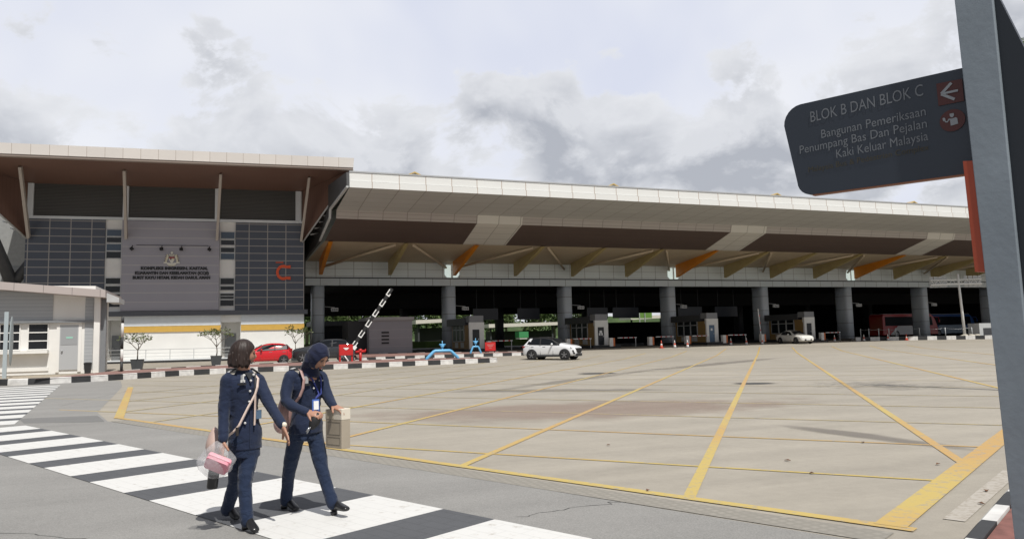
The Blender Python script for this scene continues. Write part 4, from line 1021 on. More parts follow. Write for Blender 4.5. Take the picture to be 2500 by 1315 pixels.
cp('number_plate', M_black, lambda m: m.box(-1.84,-1.82,-.24,.24,.5,.6), hat)
# dark four-wheel drive
suv2 = car('four_wheel_drive', [(x*1.12, a, b*1.06, c*1.05, d*1.05, e*1.05, f*1.05) for x,a,b,c,d,e,f in suv_st], M_cardark, None, (1.45,-1.4), .37, 'dark grey four-wheel drive beside the red hydrant, mostly behind the woman in the headscarf', (6.5,57.2,zg(57.2)), R(168))
for s_ in (-1,1): cp('tail_light', M_tail, lambda m: m.box(-2.26,-2.0,s_*.8-.05,s_*.8+.06,.92,1.06), suv2)

def bus(loc, rz, label, colA, colB, colC):
    t = empty('coach_bus', loc, rz, label, 'bus', 'coaches parked in the bay')
    m = MB(); L_ = 11.6; prof = [(.28,0),(.9,.02),(1.3,.0),(2.4,.0),(3.2,-.08),(3.45,-.3)]
    P = [(5.8,.35),(5.95,.9),(5.85,1.5),(5.5,2.4),(5.0,3.15),(4.4,3.5),(-5.6,3.5),(-5.8,3.1),(-5.8,.35)]
    m.prism([(x,-1.24,z) for x, z in P], (0,2.48,0)); m.build('body', colA, t, bevel=.12)
    for s_ in (-1, 1):
        m = MB(); m.prism([(x, s_*1.25, z) for x, z in ((4.75,1.72),(4.5,3.05),(-5.3,3.1),(-5.3,1.75))], (0,s_*.02,0)); m.build('side_window', M_glass, t)
        m = MB(); m.prism([(x, s_*1.25, z) for x, z in ((-4.4,.4),(-2.7,1.72),(3.2,1.72),(4.6,.4))], (0,s_*.012,0)); m.build('livery_panel', colB, t)
        m = MB(); m.prism([(x, s_*1.255, z) for x, z in ((3.0,.4),(4.2,1.5),(5.6,1.2),(5.8,.4))], (0,s_*.014,0)); m.build('livery_stripe', colC, t)
        for wx in (3.4, -3.0):
            m = MB(); m.tube([(wx,s_*1.0,.5),(wx,s_*1.27,.5)], .5, 18); w_ = m.build('wheel', M_tyre, t)
            m = MB(); m.tube([(wx,s_*1.26,.5),(wx,s_*1.285,.5)], .3, 14); m.build('rim', M_rim, w_)
        m = MB(); m.tube([(5.3,s_*1.1,3.0),(5.9,s_*1.35,2.9),(6.0,s_*1.4,2.5)], .05, 6); m.box(5.92,6.04,s_*1.4-.1,s_*1.4+.1,2.15,2.55); m.build('mirror', colA, t)
    m = MB(); m.prism([(5.90,-1.1,1.5),(5.55,-1.1,2.42),(5.08,-1.05,3.1),(5.08,1.05,3.1),(5.55,1.1,2.42),(5.90,1.1,1.5)], (.03,0,.02)); m.build('windscreen', M_glass, t)
    m = MB(); m.box(-5.5,4.5,-1.15,1.15,3.48,3.54); m.build('roof_edge', M_lightgrey, t)
M_bred = mat('bus_red', (.42,.012,.02,1), .3, coat=.4); M_bsil = mat('bus_silver', (.62,.62,.63,1), .35); M_bblue = mat('bus_blue', (.03,.09,.28,1), .3, coat=.4); M_bgrn = mat('bus_green', (.02,.16,.04,1), .4); M_bpale = mat('bus_pale', (.33,.4,.48,1), .4)
bus((96.0,84.5,.46), R(2), 'red and silver coach with a sloping nose, parked behind the right piers', M_bred, M_bsil, M_bred)
bus((109.5,88.5,.46), R(2), 'blue coach with a green skirt, parked beyond the red coach', M_bblue, M_bpale, M_bgrn)

# ------------------------------------------------------------------ pipes, hydrant, cabinet, boards
M_pipe = mat('pipe_blue', (.13,.40,.66,1), .4)
def pipe_arch(loc, sc, lab, rz=0):
    t = empty('water_pipe', loc, rz, lab, 'water pipe', 'blue water pipes on the islands')
    m = MB(); m.tube([(-1.2*sc,0,-.12),(-1.05*sc,0,.12),(-.62*sc,0,.52),(-.5*sc,0,.57),(.5*sc,0,.57),(.62*sc,0,.52),(1.05*sc,0,.12),(1.2*sc,0,-.12)], .11*max(sc,.7), 12); m.build('pipe', M_pipe, t)
    m = MB(); m.tube([(0,0,.55),(0,0,.8)], .05, 8); m.tube([(0,0,.72),(0,0,.96)], [.05,.16], 10); m.tube([(-.22,0,1.0),(.22,0,1.0)], .045, 8); m.tube([(0,0,.9),(0,0,1.25)], .03, 6); m.build('valve', M_pipe, t)
pipe_arch((13.55,49.4,.33), 1, 'big arched blue water pipe with a valve on the striped island')
pipe_arch((18.6,57.6,.48), .40, 'small blue water pipe with a valve on the far island near the red board')
hy = empty('hydrant', (8.05,50.0,.36), 0, 'red hydrant with a crossbar beside the red hose cabinet', 'hydrant')
m = MB(); m.tube([(0,0,-.1),(0,0,.62)], .09, 10); m.tube([(0,0,-.1),(0,0,-.02)], .15, 10); m.build('standpipe', M_red, hy)
m = MB(); m.tube([(-.32,0,.62),(.34,0,.66)], .09, 10); m.tube([(0,0,.62),(0,0,.82)], .11, 10); m.tube([(.3,0,.7),(.36,0,.7)], .11, 10); m.build('outlet', M_red, hy)
hc = empty('hose_cabinet', (7.15,50.4,.36), 0, 'red hose cabinet on legs with a white emblem on its door', 'hose cabinet')
m = MB(); m.box(-.45,.45,-.16,.16,.42,1.14); m.build('box', M_red, hc)
for s_ in (-1,1):
    m = MB(); m.box(s_*.4-.05, s_*.4+.05, -.1, .1, -.15, .42); m.build('leg', M_red, hc)
m = MB(); m.prism([(-.2,-.165,.92),(.2,-.165,.92),(.06,-.165,.78),(-.06,-.165,.78)], (0,-.01,0)); m.build('emblem', M_white_clean, hc)
m = MB(); m.tube([(-.1,-.1,.4),(0,-.14,.22),(.14,-.12,.06),(.02,-.1,-.08)], .05, 6); m.build('hose', M_white_clean, hc)
sb = empty('notice_board', (20.1,58.3,.46), 0, 'low red notice board beside the leftmost booth door', 'notice board')
m = MB(); m.box(-.46,.46,-.03,.03,.2,.92); m.build('panel', M_red, sb)
M_fp = mat('faded_pink', (.55,.18,.17,1), .6)
for w_, z0 in ((.3,.68),(.22,.56),(.12,.42)):
    m = MB(); m.box(-w_,w_,-.04,-.031,z0,z0+.06); m.build('text_line', M_fp, sb)
for s_ in (-1,1):
    m = MB(); m.box(s_*.38-.03,s_*.38+.03,.03,.06,-.02,.9); m.build('leg', M_dark, sb)
# raised boom with white open rectangles
rb = empty('raised_barrier', (8.15,55.0,.32), 0, 'black barrier boom with white open rectangles, raised at a slant over the island', 'barrier gate')
m = MB(); m.box(-.28,.22,-.25,.25,-.05,.95); m.build('cabinet', M_dark, rb)
m = MB(); m.prism([(.0,-.3,.95),(.28,-.3,1.1),(.42,-.3,.95),(.25,-.3,.72)], (0,.12,0)); m.build('counterweight', M_white_clean, rb)
a, b = V((.05,-.1,.85)), V((3.08,-.1,5.25)); dd = (b-a).normalized(); nn_ = V((-dd.z,0,dd.x))
m = MB(); m.hexa([a-nn_*.12, b-nn_*.12, b-nn_*.12+V((0,.06,0)), a-nn_*.12+V((0,.06,0)), a+nn_*.12, b+nn_*.12, b+nn_*.12+V((0,.06,0)), a+nn_*.12+V((0,.06,0))]); bo = m.build('boom', M_black, rb)
m = MB(); L_ = (b-a).length
def brk(s0, s1, u0, u1): 
    p = [a+dd*s0+nn_*u0, a+dd*s1+nn_*u0, a+dd*s1+nn_*u1, a+dd*s0+nn_*u1]; m.prism([q+V((0,-.005,0)) for q in p], (0,-.012,0))
for q in range(6):
    s0 = .1+q*.92; s1 = min(s0+.52, L_)
    brk(s0, s0+.08, -.15, .15); brk(s0+.08, s1, .085, .15); brk(s0+.08, s1-(.3 if q == 5 else 0), -.15, -.085)
m.build('marking', M_white_clean, bo)
# sign on a post, far left, seen nearly edge-on
lp = empty('round_sign', (-10.55,43.5,.25), 0, 'grey round traffic sign on a post, seen almost edge-on at the left edge', 'traffic sign')
m = MB(); m.box(-.09,.09,-.03,.03,-.1,3.3); m.build('post', mat('post_blue_grey', (.36,.41,.43,1), .5), lp)
m = MB(); m.tube([V((.12,.0,1.75)), V((.2,.02,1.75))], .0, 4) if False else None
m.ball((.16,.32,1.85), (.05,.35,1.25), nu=18, nv=12, M=None); m.build('disc', mat('sign_back', (.33,.38,.39,1), .5), lp)
# black and white banded pole
bw = MB()
zs_ = [(0,.62,1),(.62,1.3,0),(1.3,1.98,1),(1.98,2.75,0),(2.75,3.1,1)]
for z0, z1, k in zs_: bw.tube([(0,0,z0),(0,0,z1)], .075, 10, m=k)
bw.box(-.13,.0,-.05,.05,1.55,1.75,1)
o = bw.build('banded_pole', [M_kw, M_kb]); o.location = (-5.75,46.6,.25); tag(o, 'slim black and white banded pole at the corner of the verge', 'pole')
# bin by the office door
bn = empty('rubbish_bin', (-7.5,47.2,.25), 0, 'black rubbish bin against the white guard office', 'bin')
m = MB(); m.tube([(0,0,0),(0,0,.5)], [.19,.24], 4, smooth=False); m.build('body', M_plastic, bn)
m = MB(); m.tube([(0,0,.5),(0,0,.58),(0,0,.62)], [.26,.26,.15], 4, smooth=False); m.build('lid', M_black, bn)
for b_ in bn.children: b_.rotation_euler[2] = R(45)

# ------------------------------------------------------------------ plants
M_leaf = mat('frangipani_leaf', (.13,.15,.055,1), .6, col2=(.06,.085,.025,1), vscale=6)
M_bark = mat('bark', (.20,.17,.14,1), .9, var=.3, vscale=8)
M_pot = mat('pot_grey', (.06,.065,.072,1), .5, var=.1)
def leaf_quad(mb, p, d, ln, wd, m=0):
    d = d.normalized(); s = d.cross(V((random.uniform(-1,1),random.uniform(-1,1),random.uniform(-.3,1)))).normalized(); q = d*ln
    mb.add([p, p+q*.45+s*wd/2, p+q, p+q*.45-s*wd/2], [(0,1,2,3)], m, False)
def potted(loc, lab, seed, hgt=1.0, leafy=14, spread=.8):
    random.seed(seed)
    t = empty('potted_tree', loc, 0, lab, 'potted tree', 'frangipani trees in grey pots')
    m = MB(); m.loft([[(x*k,y*k,z) for x, y in ((-1,-1),(1,-1),(1,1),(-1,1))] for k, z in ((.25,0),(.27,.02),(.36,.68),(.38,.74),(.34,.74),(.32,.66))], 0, False); m.build('pot', M_pot, t)
    w_, lf = MB(), MB()
    def grow(p, d, ln, r, depth):
        q = p+d*ln*.5+V((random.uniform(-.05,.05),random.uniform(-.05,.05),.03)); e = p+d*ln
        w_.tube([p, q, e], [r, r*.85, r*.7], 6)
        if depth == 0:
            for _ in range(leafy):
                dv = V((random.uniform(-1,1),random.uniform(-1,1),random.uniform(-.55,.8))); leaf_quad(lf, e+dv*.04, dv, random.uniform(.16,.3), random.uniform(.07,.1))
            return
        k = 2 if random.random() < .45 else 3
        a0 = random.uniform(0, 2*PI)
        for i in range(k):
            a = a0+2*PI*i/k+random.uniform(-.3,.3); nd = (d*.75+V((math.cos(a),math.sin(a),.22))*spread).normalized()
            grow(e, nd, ln*random.uniform(.62,.9), r*.68, depth-1)
    grow(V((0,0,.6)), V((.02,0,1)), .75*hgt, .045, 3)
    w_.build('trunk', M_bark, t); lf.build('crown', M_leaf, t)
potted((-5.6,52.6,.15), 'sparse small tree in a grey pot beside the banded pole', 11, .95, 6, .95)
potted((-1.0,55.6,.2), 'leafier small tree in a grey pot behind the bareheaded woman', 23, 1.0, 9, .8)
potted((4.6,59.6,.3), 'small tree in a grey pot behind the red hatchback', 5, 1.0, 8, .8)
# trees beyond the hall
M_fol = [mat('foliage_a', (.055,.095,.022,1), .8, col2=(.028,.055,.014,1), vscale=.5), mat('foliage_b', (.085,.13,.03,1), .8, col2=(.045,.075,.018,1), vscale=.5)]
def make_tree(seed, r, h, mi):
    random.seed(seed); t = empty('broadleaf_tree', (0,0,0))
    w_ = MB(); w_.tube([(0,0,-.3),(.1,0,h*.35),(.0,.1,h*.7)], [.28,.2,.1], 8)
    lf = MB()
    for i in range(14):
        a = random.uniform(0, 2*PI); c = V((math.cos(a)*r*random.uniform(.1,.75), math.sin(a)*r*random.uniform(.1,.75), h*random.uniform(.42,.95)))
        w_.tube([(0,0,h*random.uniform(.25,.5)), c], [.1,.03], 5)
        rr = r*random.uniform(.3,.5)
        for _ in range(150):
            d = V((random.gauss(0,1),random.gauss(0,1),random.gauss(0,.8))).normalized(); p = c+d*rr*random.uniform(.5,1.05)
            leaf_quad(lf, p, d+V((random.uniform(-.6,.6),random.uniform(-.6,.6),random.uniform(-.8,.2))), random.uniform(.35,.6), random.uniform(.22,.36))
    w_.build('trunk', M_bark, t); lf.build('crown', M_fol[mi], t); return t
tr = [make_tree(3, 3.0, 6.5, 0), make_tree(9, 3.6, 8.0, 1), make_tree(15, 2.6, 5.5, 1)]
TL = ['beside the terminal corner, behind the first pier','right of the first pier','left of the grey cabin','behind the grey cabin','between the cabin and the second pier','above the pale roof beyond the first booth','left of the green shed','behind the green shed','right of the green shed','beyond the third pier','beyond the second booth','in the gap right of the third pier']
for i, (x, y, k, s) in enumerate(((10.5,118,0,1),(15,121,1,1),(19.5,127,2,1.2),(25,131,1,1),(29.5,134,0,1.1),(35,136,2,1.2),(40,137,1,1.05),(45,134,0,1),(49.5,137,1,1),(55,136,2,1.1),(60,138,0,1.1),(66,139,1,1))):
    o = tr[k] if i < 3 and k == i else copy_tree(tr[k])
    o.location = (x*1.13+.3, y+15, 1.2); o.scale = (s*1.2, s*1.2, s*1.15); o.rotation_euler[2] = i*1.3
    tag(o, 'green bushy tree beyond the dark hall, '+TL[i], 'tree', 'trees beyond the hall')
# sheds beyond the hall
M_sheet = mat('pale_roof', (.62,.58,.52,1), .6, var=.06)
for (x0, x1, y, z, lab) in ((31.3,38.2,132,5.2,'pale flat roofed shelter beyond the hall, left of the first booth'),(46,60.5,134,4.3,'pale flat roofed shelter beyond the hall, above the white car'),(76.5,85,133,5.4,'pale slab roofed shelter beyond the hall, beside the third pier')):
    t = empty('lane_shelter', (x0, y, .5), 0, lab, 'shelter', 'pale roofs beyond the hall')
    w_ = x1-x0; m = MB(); m.hexa([(0,0,z-.9),(w_,0,z-.6),(w_,5,z-.6),(0,5,z-.9),(0,0,z-.2),(w_,0,z),(w_,5,z),(0,5,z-.2)]); m.build('roof', M_sheet, t)
    for q in (.6, w_-.9):
        m = MB(); m.box(q, q+.3, 1, 1.3, 0, z-.6); m.build('leg', M_dark, t)
    m = MB(); m.box(.8, w_-.6, 2, 4.5, 0, z-1.6); m.build('dark_infill', M_black, t)  # black infill block, added to keep the space below the roof dark
gs = empty('green_shed', (52.0,131,.5), 0, 'small green and white stall standing in the light beyond the hall', 'stall')
m = MB(); m.box(-.9,.9,0,2,.0,1.4); m.build('counter', M_white_clean, gs)
m = MB(); m.box(-1.0,.9,-.1,2.1,1.4,2.5); m.build('panel', mat('stall_green', (.05,.26,.10,1), .6), gs)
gs2 = empty('green_sign', (75.5,127.0,5.1), 0, 'bright green overhead road sign deep inside the hall', 'road sign')
m = MB(); m.box(-2.3,2.3,0,.1,0,1.5); m.build('panel', mat('sign_green', (.13,.26,.05,1), .6, emit=None), gs2)
for s_ in (-1,1):
    m = MB(); m.box(s_*.6-.07,s_*.6+.07,-.2,-.06,-3.9,2.4); m.build('post', M_lightgrey, gs2)

# ------------------------------------------------------------------ white sign mast on the right kerb
gm = empty('sign_mast', (78.3,60.9,.6), R(-24.4), 'white T-shaped mast carrying two groups of white lane panels, standing in pale rocks on the right kerb', 'sign mast')
gm['label'] = 'white T-shaped mast with two groups of white panels, standing in pale rocks'
m = MB(); m.tube([(.1,0,-.1),(-.15,0,7.2)], [.16,.12], 10); m.build('mast', M_white_clean, gm)
m = MB(); m.box(-3.25,2.45,-.1,.1,5.98,6.1); m.box(-3.25,2.45,-.08,.08,6.52,6.6)
for q in range(14):
    xa = -3.2+q*.4; m.tube([(xa,0,6.06 if q % 2 else 6.55),(xa+.4,0,6.55 if q % 2 else 6.06)], .03, 4)
m.build('truss_arm', M_white_clean, gm)
for s0 in (-3.3, .55):
    for q, w_ in enumerate((.42,.46,.46,.36)):
        m = MB(); x0 = s0+(0,.50,1.03,1.56)[q]; m.box(x0, x0+w_, .12, .16, 5.72, 6.98); m.build('lane_panel', M_lightgrey, gm)
M_rock = mat('rock_pale', (.45,.42,.36,1), .9, var=.25, vscale=2, bump=.4)
random.seed(4)
for i in range(9):
    rk = MB(); s_ = random.uniform(.18,.32)
    rk.ball((0,0,0), (s_*1.3,s_,s_*.75), nu=9, nv=6, fn=lambda p, q: q*(1+.35*mnoise.noise(p*1.7+V((i*3.1,0,0)))))
    o = rk.build('rock', M_rock); o.location = (77.5+i*.24, 60.75-i*.11+random.uniform(-.3,.4), .62+s_*.25); 
    tag(o, 'pale rock heaped round the foot of the white sign mast', 'rock', 'rocks round the sign mast')
cb = empty('concrete_box', (81.6,60.4,.6), 0, 'grey concrete cabinet on the kerb at the right, beside the sign post', 'cabinet')
m = MB(); m.box(-1.4,2,0,1.4,0,1.5); m.build('wall', M_lightgrey, cb); m = MB(); m.box(-.8,2,-.03,.0,.15,.95); m.build('opening', M_dark, cb)
tp = MB(); tp.ball((0,0,0), (1.0,.7,.7), nu=10, nv=6, fn=lambda p, q: q*(1+.3*mnoise.noise(p*2))); o = tp.build('tarpaulin', mat('tarp_blue', (.04,.16,.36,1), .6)); o.location = (69.5,78.5,2.3)
tag(o, 'crumpled blue tarpaulin over a stack beyond the fourth booth', 'tarpaulin')
cr = MB(); cr.box(-.9,.9,-.6,.6,0,1.9); o = cr.build('storage_crate', M_black); o.location = (69.5,78.5,.46); tag(o, 'dark crate under the blue tarpaulin beyond the fourth booth', 'crate')

# ------------------------------------------------------------------ direction sign on its post, near right
K = .8
ds = V((-.37,.929,0)).normalized(); nn = V((-ds.y, ds.x, 0))
if nn.dot(V((3.2,2.36,0))) > 0: nn = -nn
P0s = V((4.02*K,2.95*K,0)); az = math.atan2(-ds.y, -ds.x)     # local +x = to the right in the photo
sg = empty('direction_sign', (P0s.x, P0s.y, .11), az, 'dark blue direction sign blade on a tall grey slab post, near right', 'direction sign')
def lz(z): return 1.55+(z-1.55)*K-.11
def sp(s, z, off=0): return V((-s*K, -off, lz(z)))      # local y negative faces the camera
M_blade = mat('blade_navy', (.026,.035,.050,1), .45, var=.06, vscale=2); M_post = mat('sign_post_grey', (.235,.275,.31,1), .45, metal=.1, var=.12, vscale=4, bump=.08, bscale=30); M_pred = mat('sign_red', (.33,.055,.022,1), .5)
M_edge = mat('blade_edge', (.25,.10,.05,1), .5)
def rounded():
    P = [(-.02,3.075),(-.02,2.445)]
    for cx_, cz__, a0, a1, r in ((1.025,2.575,-90,0,.095),(1.045,2.985,0,90,.105)):
        pass
    P = [(0,3.074),(0,2.446)]
    c = (.985,2.575); P += [(c[0]+.10*math.sin(R(a)), c[1]-.10*math.cos(R(a))) for a in range(0, 91, 15)]
    c = (1.03,2.985); P += [(c[0]+.125*math.cos(R(a)), c[1]+.125*math.sin(R(a))) for a in range(0, 91, 15)]
    return P
m = MB(); m.prism([sp(s, z) for s, z in rounded()], (0,.035,0)); bl = m.build('blade', M_blade, sg, merge=True)
m = MB(); m.prism([sp(0,2.446,-.001), sp(.985,2.474,-.001), sp(.985,2.466,-.001), sp(0,2.437,-.001)], (0,.032,0)); m.build('edge_strip', M_edge, bl)
M_txt = mat('sign_lettering', (.155,.168,.185,1), .5); M_txo = mat('sign_lettering_ochre', (.055,.047,.028,1), .6)
def stext(body, s0, s1, z, cap, mt, bold=0):
    t = MB(); t.text(body, 1, Matrix.Identity(4), 'LEFT', 0, bold=bold)
    x0, x1 = min(p.x for p in t.v), max(p.x for p in t.v); kx = (s0-s1)*K/(x1-x0); ky = cap*K/.69
    m = MB(); m.add([V((-s0*K+(p.x-x0)*kx, -.003, lz(z)+p.y*ky)) for p in t.v], t.f, 0, False); m.build('lettering', mt, bl)
stext('BLOK B DAN BLOK C', .963, .257, 2.967, .072, M_txt)
stext('Bangunan Pemeriksaan', .897, .252, 2.842, .056, M_txt)
stext('Penumpang Bas Dan Pejalan', 1.052, .251, 2.766, .056, M_txt)
stext('Kaki Keluar Malaysia', .806, .249, 2.688, .056, M_txt)
stext('Malaysia Bus & Pedestrian Complex', 1.0, .25, 2.628, .036, M_txo)
m = MB(); m.prism([sp(s, z, .002) for s, z in ((.182,3.017),(.044,3.010),(.043,2.876),(.179,2.880))], (0,-.003,0)); sq = m.build('arrow_panel', mat('arrow_red', (.070,.016,.014,1), .5), bl)
m = MB()
def bar(a, b, w_, off):
    a, b = V((a[0], 0, a[1])), V((b[0], 0, b[1])); d = (b-a).normalized(); n = V((-d.z,0,d.x))*w_/2
    m.prism([sp(p.x, p.z, off) for p in (a-n, b-n, b+n, a+n)], (0,-.002,0))
bar((.158,2.948),(.100,3.000),.016,.006); bar((.158,2.946),(.090,2.897),.016,.007); bar((.150,2.947),(.068,2.945),.013,.0085)
m.build('arrow', mat('arrow_white', (.27,.29,.31,1), .5), sq)
m = MB(); m.prism([sp(.112+.068*math.cos(2*PI*i/28), 2.776+.066*math.sin(2*PI*i/28), .002) for i in range(28)], (0,-.003,0)); ic = m.build('round_panel', mat('round_red', (.070,.016,.014,1), .5), bl)
m = MB()
def icp(P): m.prism([sp(.112-a*.068, 2.776+b*.066, .006) for a, b in P], (0,-.002,0))
icp([(-.1,.3),(-.16,.48),(-.16,.62),(.16,.62),(.18,.42),(.1,.3),(.0,.24)]); icp([(-.28,.2),(0,.14),(.28,.2),(.4,.1),(.44,-.42),(-.14,-.48),(-.16,-.02)]); icp([(-.16,.2),(-.36,-.12),(-.54,-.08),(-.62,.08),(-.52,.12),(-.46,.0),(-.36,.02),(-.28,.2)]); icp([(-.7,.06),(-.74,.34),(-.62,.38),(-.52,.3),(-.52,.1)])
m.build('officer_pictogram', mat('pict_white', (.25,.27,.29,1), .5), ic)
def post_poly(l0, l1, r0, r1, z0, z1): return [(l0,z0),(r0,z0),(r1,z1),(l1,z1)]
m = MB(); m.prism([sp(s, z, .06) for s, z in ((-.055,-.3),(-.19,-.3),(-.150,4.4),(.052,4.4))], (0,.03,0)); m.build('post', M_post, sg, bevel=.004)
m = MB(); m.prism([sp(s, z, .028) for s, z in ((-.14,-.3),(-.9,-.3),(-.80,1.4),(-.31,2.98),(-.12,3.62),(-.06,4.4),(-.04,4.4))], (0,.05,0)); m.build('side_blade', mat('side_navy', (.012,.017,.024,1), .4), sg)
m = MB(); m.prism([sp(s, z, .055) for s, z in ((.058,2.51),(.0,2.502),(-.03,1.862),(.044,1.868))], (0,.06,0)); m.build('red_fin', M_pred, sg)
M_palm = mat('palm_leaf', (.06,.10,.025,1), .6)
def palm(loc, h, lab, seed):
    random.seed(seed); t = empty('palm_tree', loc, 0, lab, 'palm tree', 'palms beside the yard')
    m = MB(); m.tube([(0,0,0),(.05,0,h*.5),(0,.05,h)], [.16,.12,.1], 10); m.build('trunk', M_bark, t)
    lf = MB()
    for i in range(16):
        a = 2*PI*i/16+random.uniform(-.15,.15); e = random.uniform(.1,.9); p = V((0,0,h))
        d = V((math.cos(a),math.sin(a),e)).normalized()
        for q in range(9):
            p2 = p+d*.21; d = (d+V((0,0,-.12))).normalized(); s_ = V((-math.sin(a),math.cos(a),0))
            for k in (-1, 1): leaf_quad(lf, p2, d*.5+s_*k+V((0,0,-.3)), .42*(1-.06*q), .06)
            lf.tube([p, p2], .012, 4); p = p2
    lf.build('crown', M_palm, t)
palm((18.3,11.2,0), 8.2, 'palm tree out to the right that throws a leafy shadow on the yard', 2)

# fallen leaves on the concrete, near right
M_dead = mat('dead_leaf', (.13,.055,.02,1), .7)
for i, (x, y) in enumerate(((7.55,6.35),(6.2,4.75),(6.75,5.15),(5.95,6.6),(8.2,8.0),(5.1,9.6),(6.3,7.4),(3.9,6.6))):
    random.seed(40+i); m = MB(); l_ = random.uniform(.05,.09)
    m.add([(0,0,.0),(l_*.5,l_*.3,.012),(l_,0,.004),(l_*.5,-l_*.3,.015)], [(0,3,2,1)], 0, False)
    m.prism([(0,0,0),(l_*.5,-l_*.28,.01),(l_,0,0),(l_*.5,l_*.28,.012)], (0,0,.004)); o = m.build('fallen_leaf', M_dead); o.location = (x, y, .012); o.rotation_euler = (0,0,i*1.9)
    tag(o, 'small dry brown leaf lying on the pale concrete', 'leaf', 'fallen leaves')
# ------------------------------------------------------------------ the two women
M_skin = mat('skin', (.37,.195,.130,1), .5, var=.06, vscale=20)
M_hair = mat('hair_brown', (.020,.011,.009,1), .52, spec=.4)
nt = M_hair.node_tree; N = nt.nodes; L = nt.links; b = N['Principled BSDF']
_tc = [n for n in N if n.type == 'TEX_COORD'][0]
_mp = N.new('ShaderNodeMapping'); _mp.inputs['Scale'].default_value = (70, 70, 4); L.new(_tc.outputs['Object'], _mp.inputs[0])
_n = N.new('ShaderNodeTexNoise'); _n.inputs['Scale'].default_value = 1; _n.inputs['Detail'].default_value = 3; L.new(_mp.outputs[0], _n.inputs['Vector'])
_b = N.new('ShaderNodeBump'); _b.inputs['Strength'].default_value = .35; _b.inputs['Distance'].default_value = .01; L.new(_n.outputs['Fac'], _b.inputs['Height']); L.new(_b.outputs[0], b.inputs['Normal'])
_r = N.new('ShaderNodeMix'); _r.data_type = 'RGBA'; _r.inputs[6].default_value = (.010,.006,.005,1); _r.inputs[7].default_value = (.038,.021,.016,1); L.new(_n.outputs['Fac'], _r.inputs[0]); L.new(_r.outputs[2], b.inputs['Base Color'])
def cloth(name, c, fold=.5, sc=9, rough=.8):
    m = mat(name, c, rough, spec=.25); nt = m.node_tree; N = nt.nodes; L = nt.links; b = N['Principled BSDF']
    tc = [n for n in N if n.type == 'TEX_COORD'][0]
    mp = N.new('ShaderNodeMapping'); mp.inputs['Scale'].default_value = (1.1,1.1,1.5); mp.inputs['Rotation'].default_value = (.5,.4,0); L.new(tc.outputs['Object'], mp.inputs[0])
    n = N.new('ShaderNodeTexNoise'); n.inputs['Scale'].default_value = sc; n.inputs['Detail'].default_value = 3; n.inputs['Distortion'].default_value = .8; L.new(mp.outputs[0], n.inputs['Vector'])
    bp = N.new('ShaderNodeBump'); bp.inputs['Strength'].default_value = fold; bp.inputs['Distance'].default_value = .05; L.new(n.outputs['Fac'], bp.inputs['Height']); L.new(bp.outputs[0], b.inputs['Normal'])
    b.inputs['Sheen Weight'].default_value = .15
    return m
M_navy = cloth('uniform_navy', (.0115,.0195,.048,1), .3)
M_navyt = cloth('trouser_navy', (.0105,.0205,.050,1), .45, 9)
M_scarf = cloth('scarf_navy', (.009,.013,.038,1), .4, 8)
M_shoe = mat('shoe_black', (.012,.012,.013,1), .28)
M_silver = mat('insignia_silver', (.55,.55,.54,1), .4)
M_clouds = bpy.data.textures.new('folds', 'CLOUDS'); M_clouds.noise_scale = .14
M_fine = bpy.data.textures.new('creases', 'CLOUDS'); M_fine.noise_scale = .05; M_fine.noise_depth = 2; M_clouds.noise_depth = 1

def finish(o, vox, smooth=4, disp=0):
    md = o.modifiers.new('r', 'REMESH'); md.mode = 'VOXEL'; md.voxel_size = vox; md.use_smooth_shade = True
    md = o.modifiers.new('s', 'SMOOTH'); md.iterations = smooth; md.factor = .5
    if disp:
        md = o.modifiers.new('d', 'DISPLACE'); md.texture = M_clouds; md.strength = disp; md.mid_level = .5; md.texture_coords = 'LOCAL'
        md = o.modifiers.new('e', 'DISPLACE'); md.texture = M_fine; md.strength = disp*.62; md.mid_level = .5; md.texture_coords = 'LOCAL'
def oriented_ring(c, lat, dep, a, b, n=22, e=.85):
    return [V(c)+lat*(a*math.copysign(abs(math.cos(2*PI*i/n))**e, math.cos(2*PI*i/n)))+dep*(b*math.copysign(abs(math.sin(2*PI*i/n))**e, math.sin(2*PI*i/n))) for i in range(n)]
def limb(mb, pts, rad, n=14, sub=3):
    """smooth tapering limb through the joints"""
    P = [V(p) for p in pts]; out, rr = [], []
    for i in range(len(P)-1):
        p0 = P[max(i-1,0)]; p1 = P[i]; p2 = P[i+1]; p3 = P[min(i+2,len(P)-1)]
        for k in range(sub):
            t = k/sub; t2, t3 = t*t, t*t*t
            out.append(.5*((2*p1)+(p2-p0)*t+(2*p0-5*p1+4*p2-p3)*t2+(3*p1-p0-3*p2+p3)*t3)); rr.append(rad[i]*(1-t)+rad[i+1]*t)
    out.append(P[-1]); rr.append(rad[-1])
    mb.tube(out, rr, n)
    for i, p in enumerate(P): mb.ball(p, rad[i]*.98, nu=12, nv=8)
def frame(d, upish=V((0,0,1))):
    f_ = d.normalized(); l_ = upish.cross(f_).normalized(); u_ = f_.cross(l_).normalized()
    return Matrix((( f_.x,l_.x,u_.x),(f_.y,l_.y,u_.y),(f_.z,l_.z,u_.z)))     # local x = forward, y = left, z = up
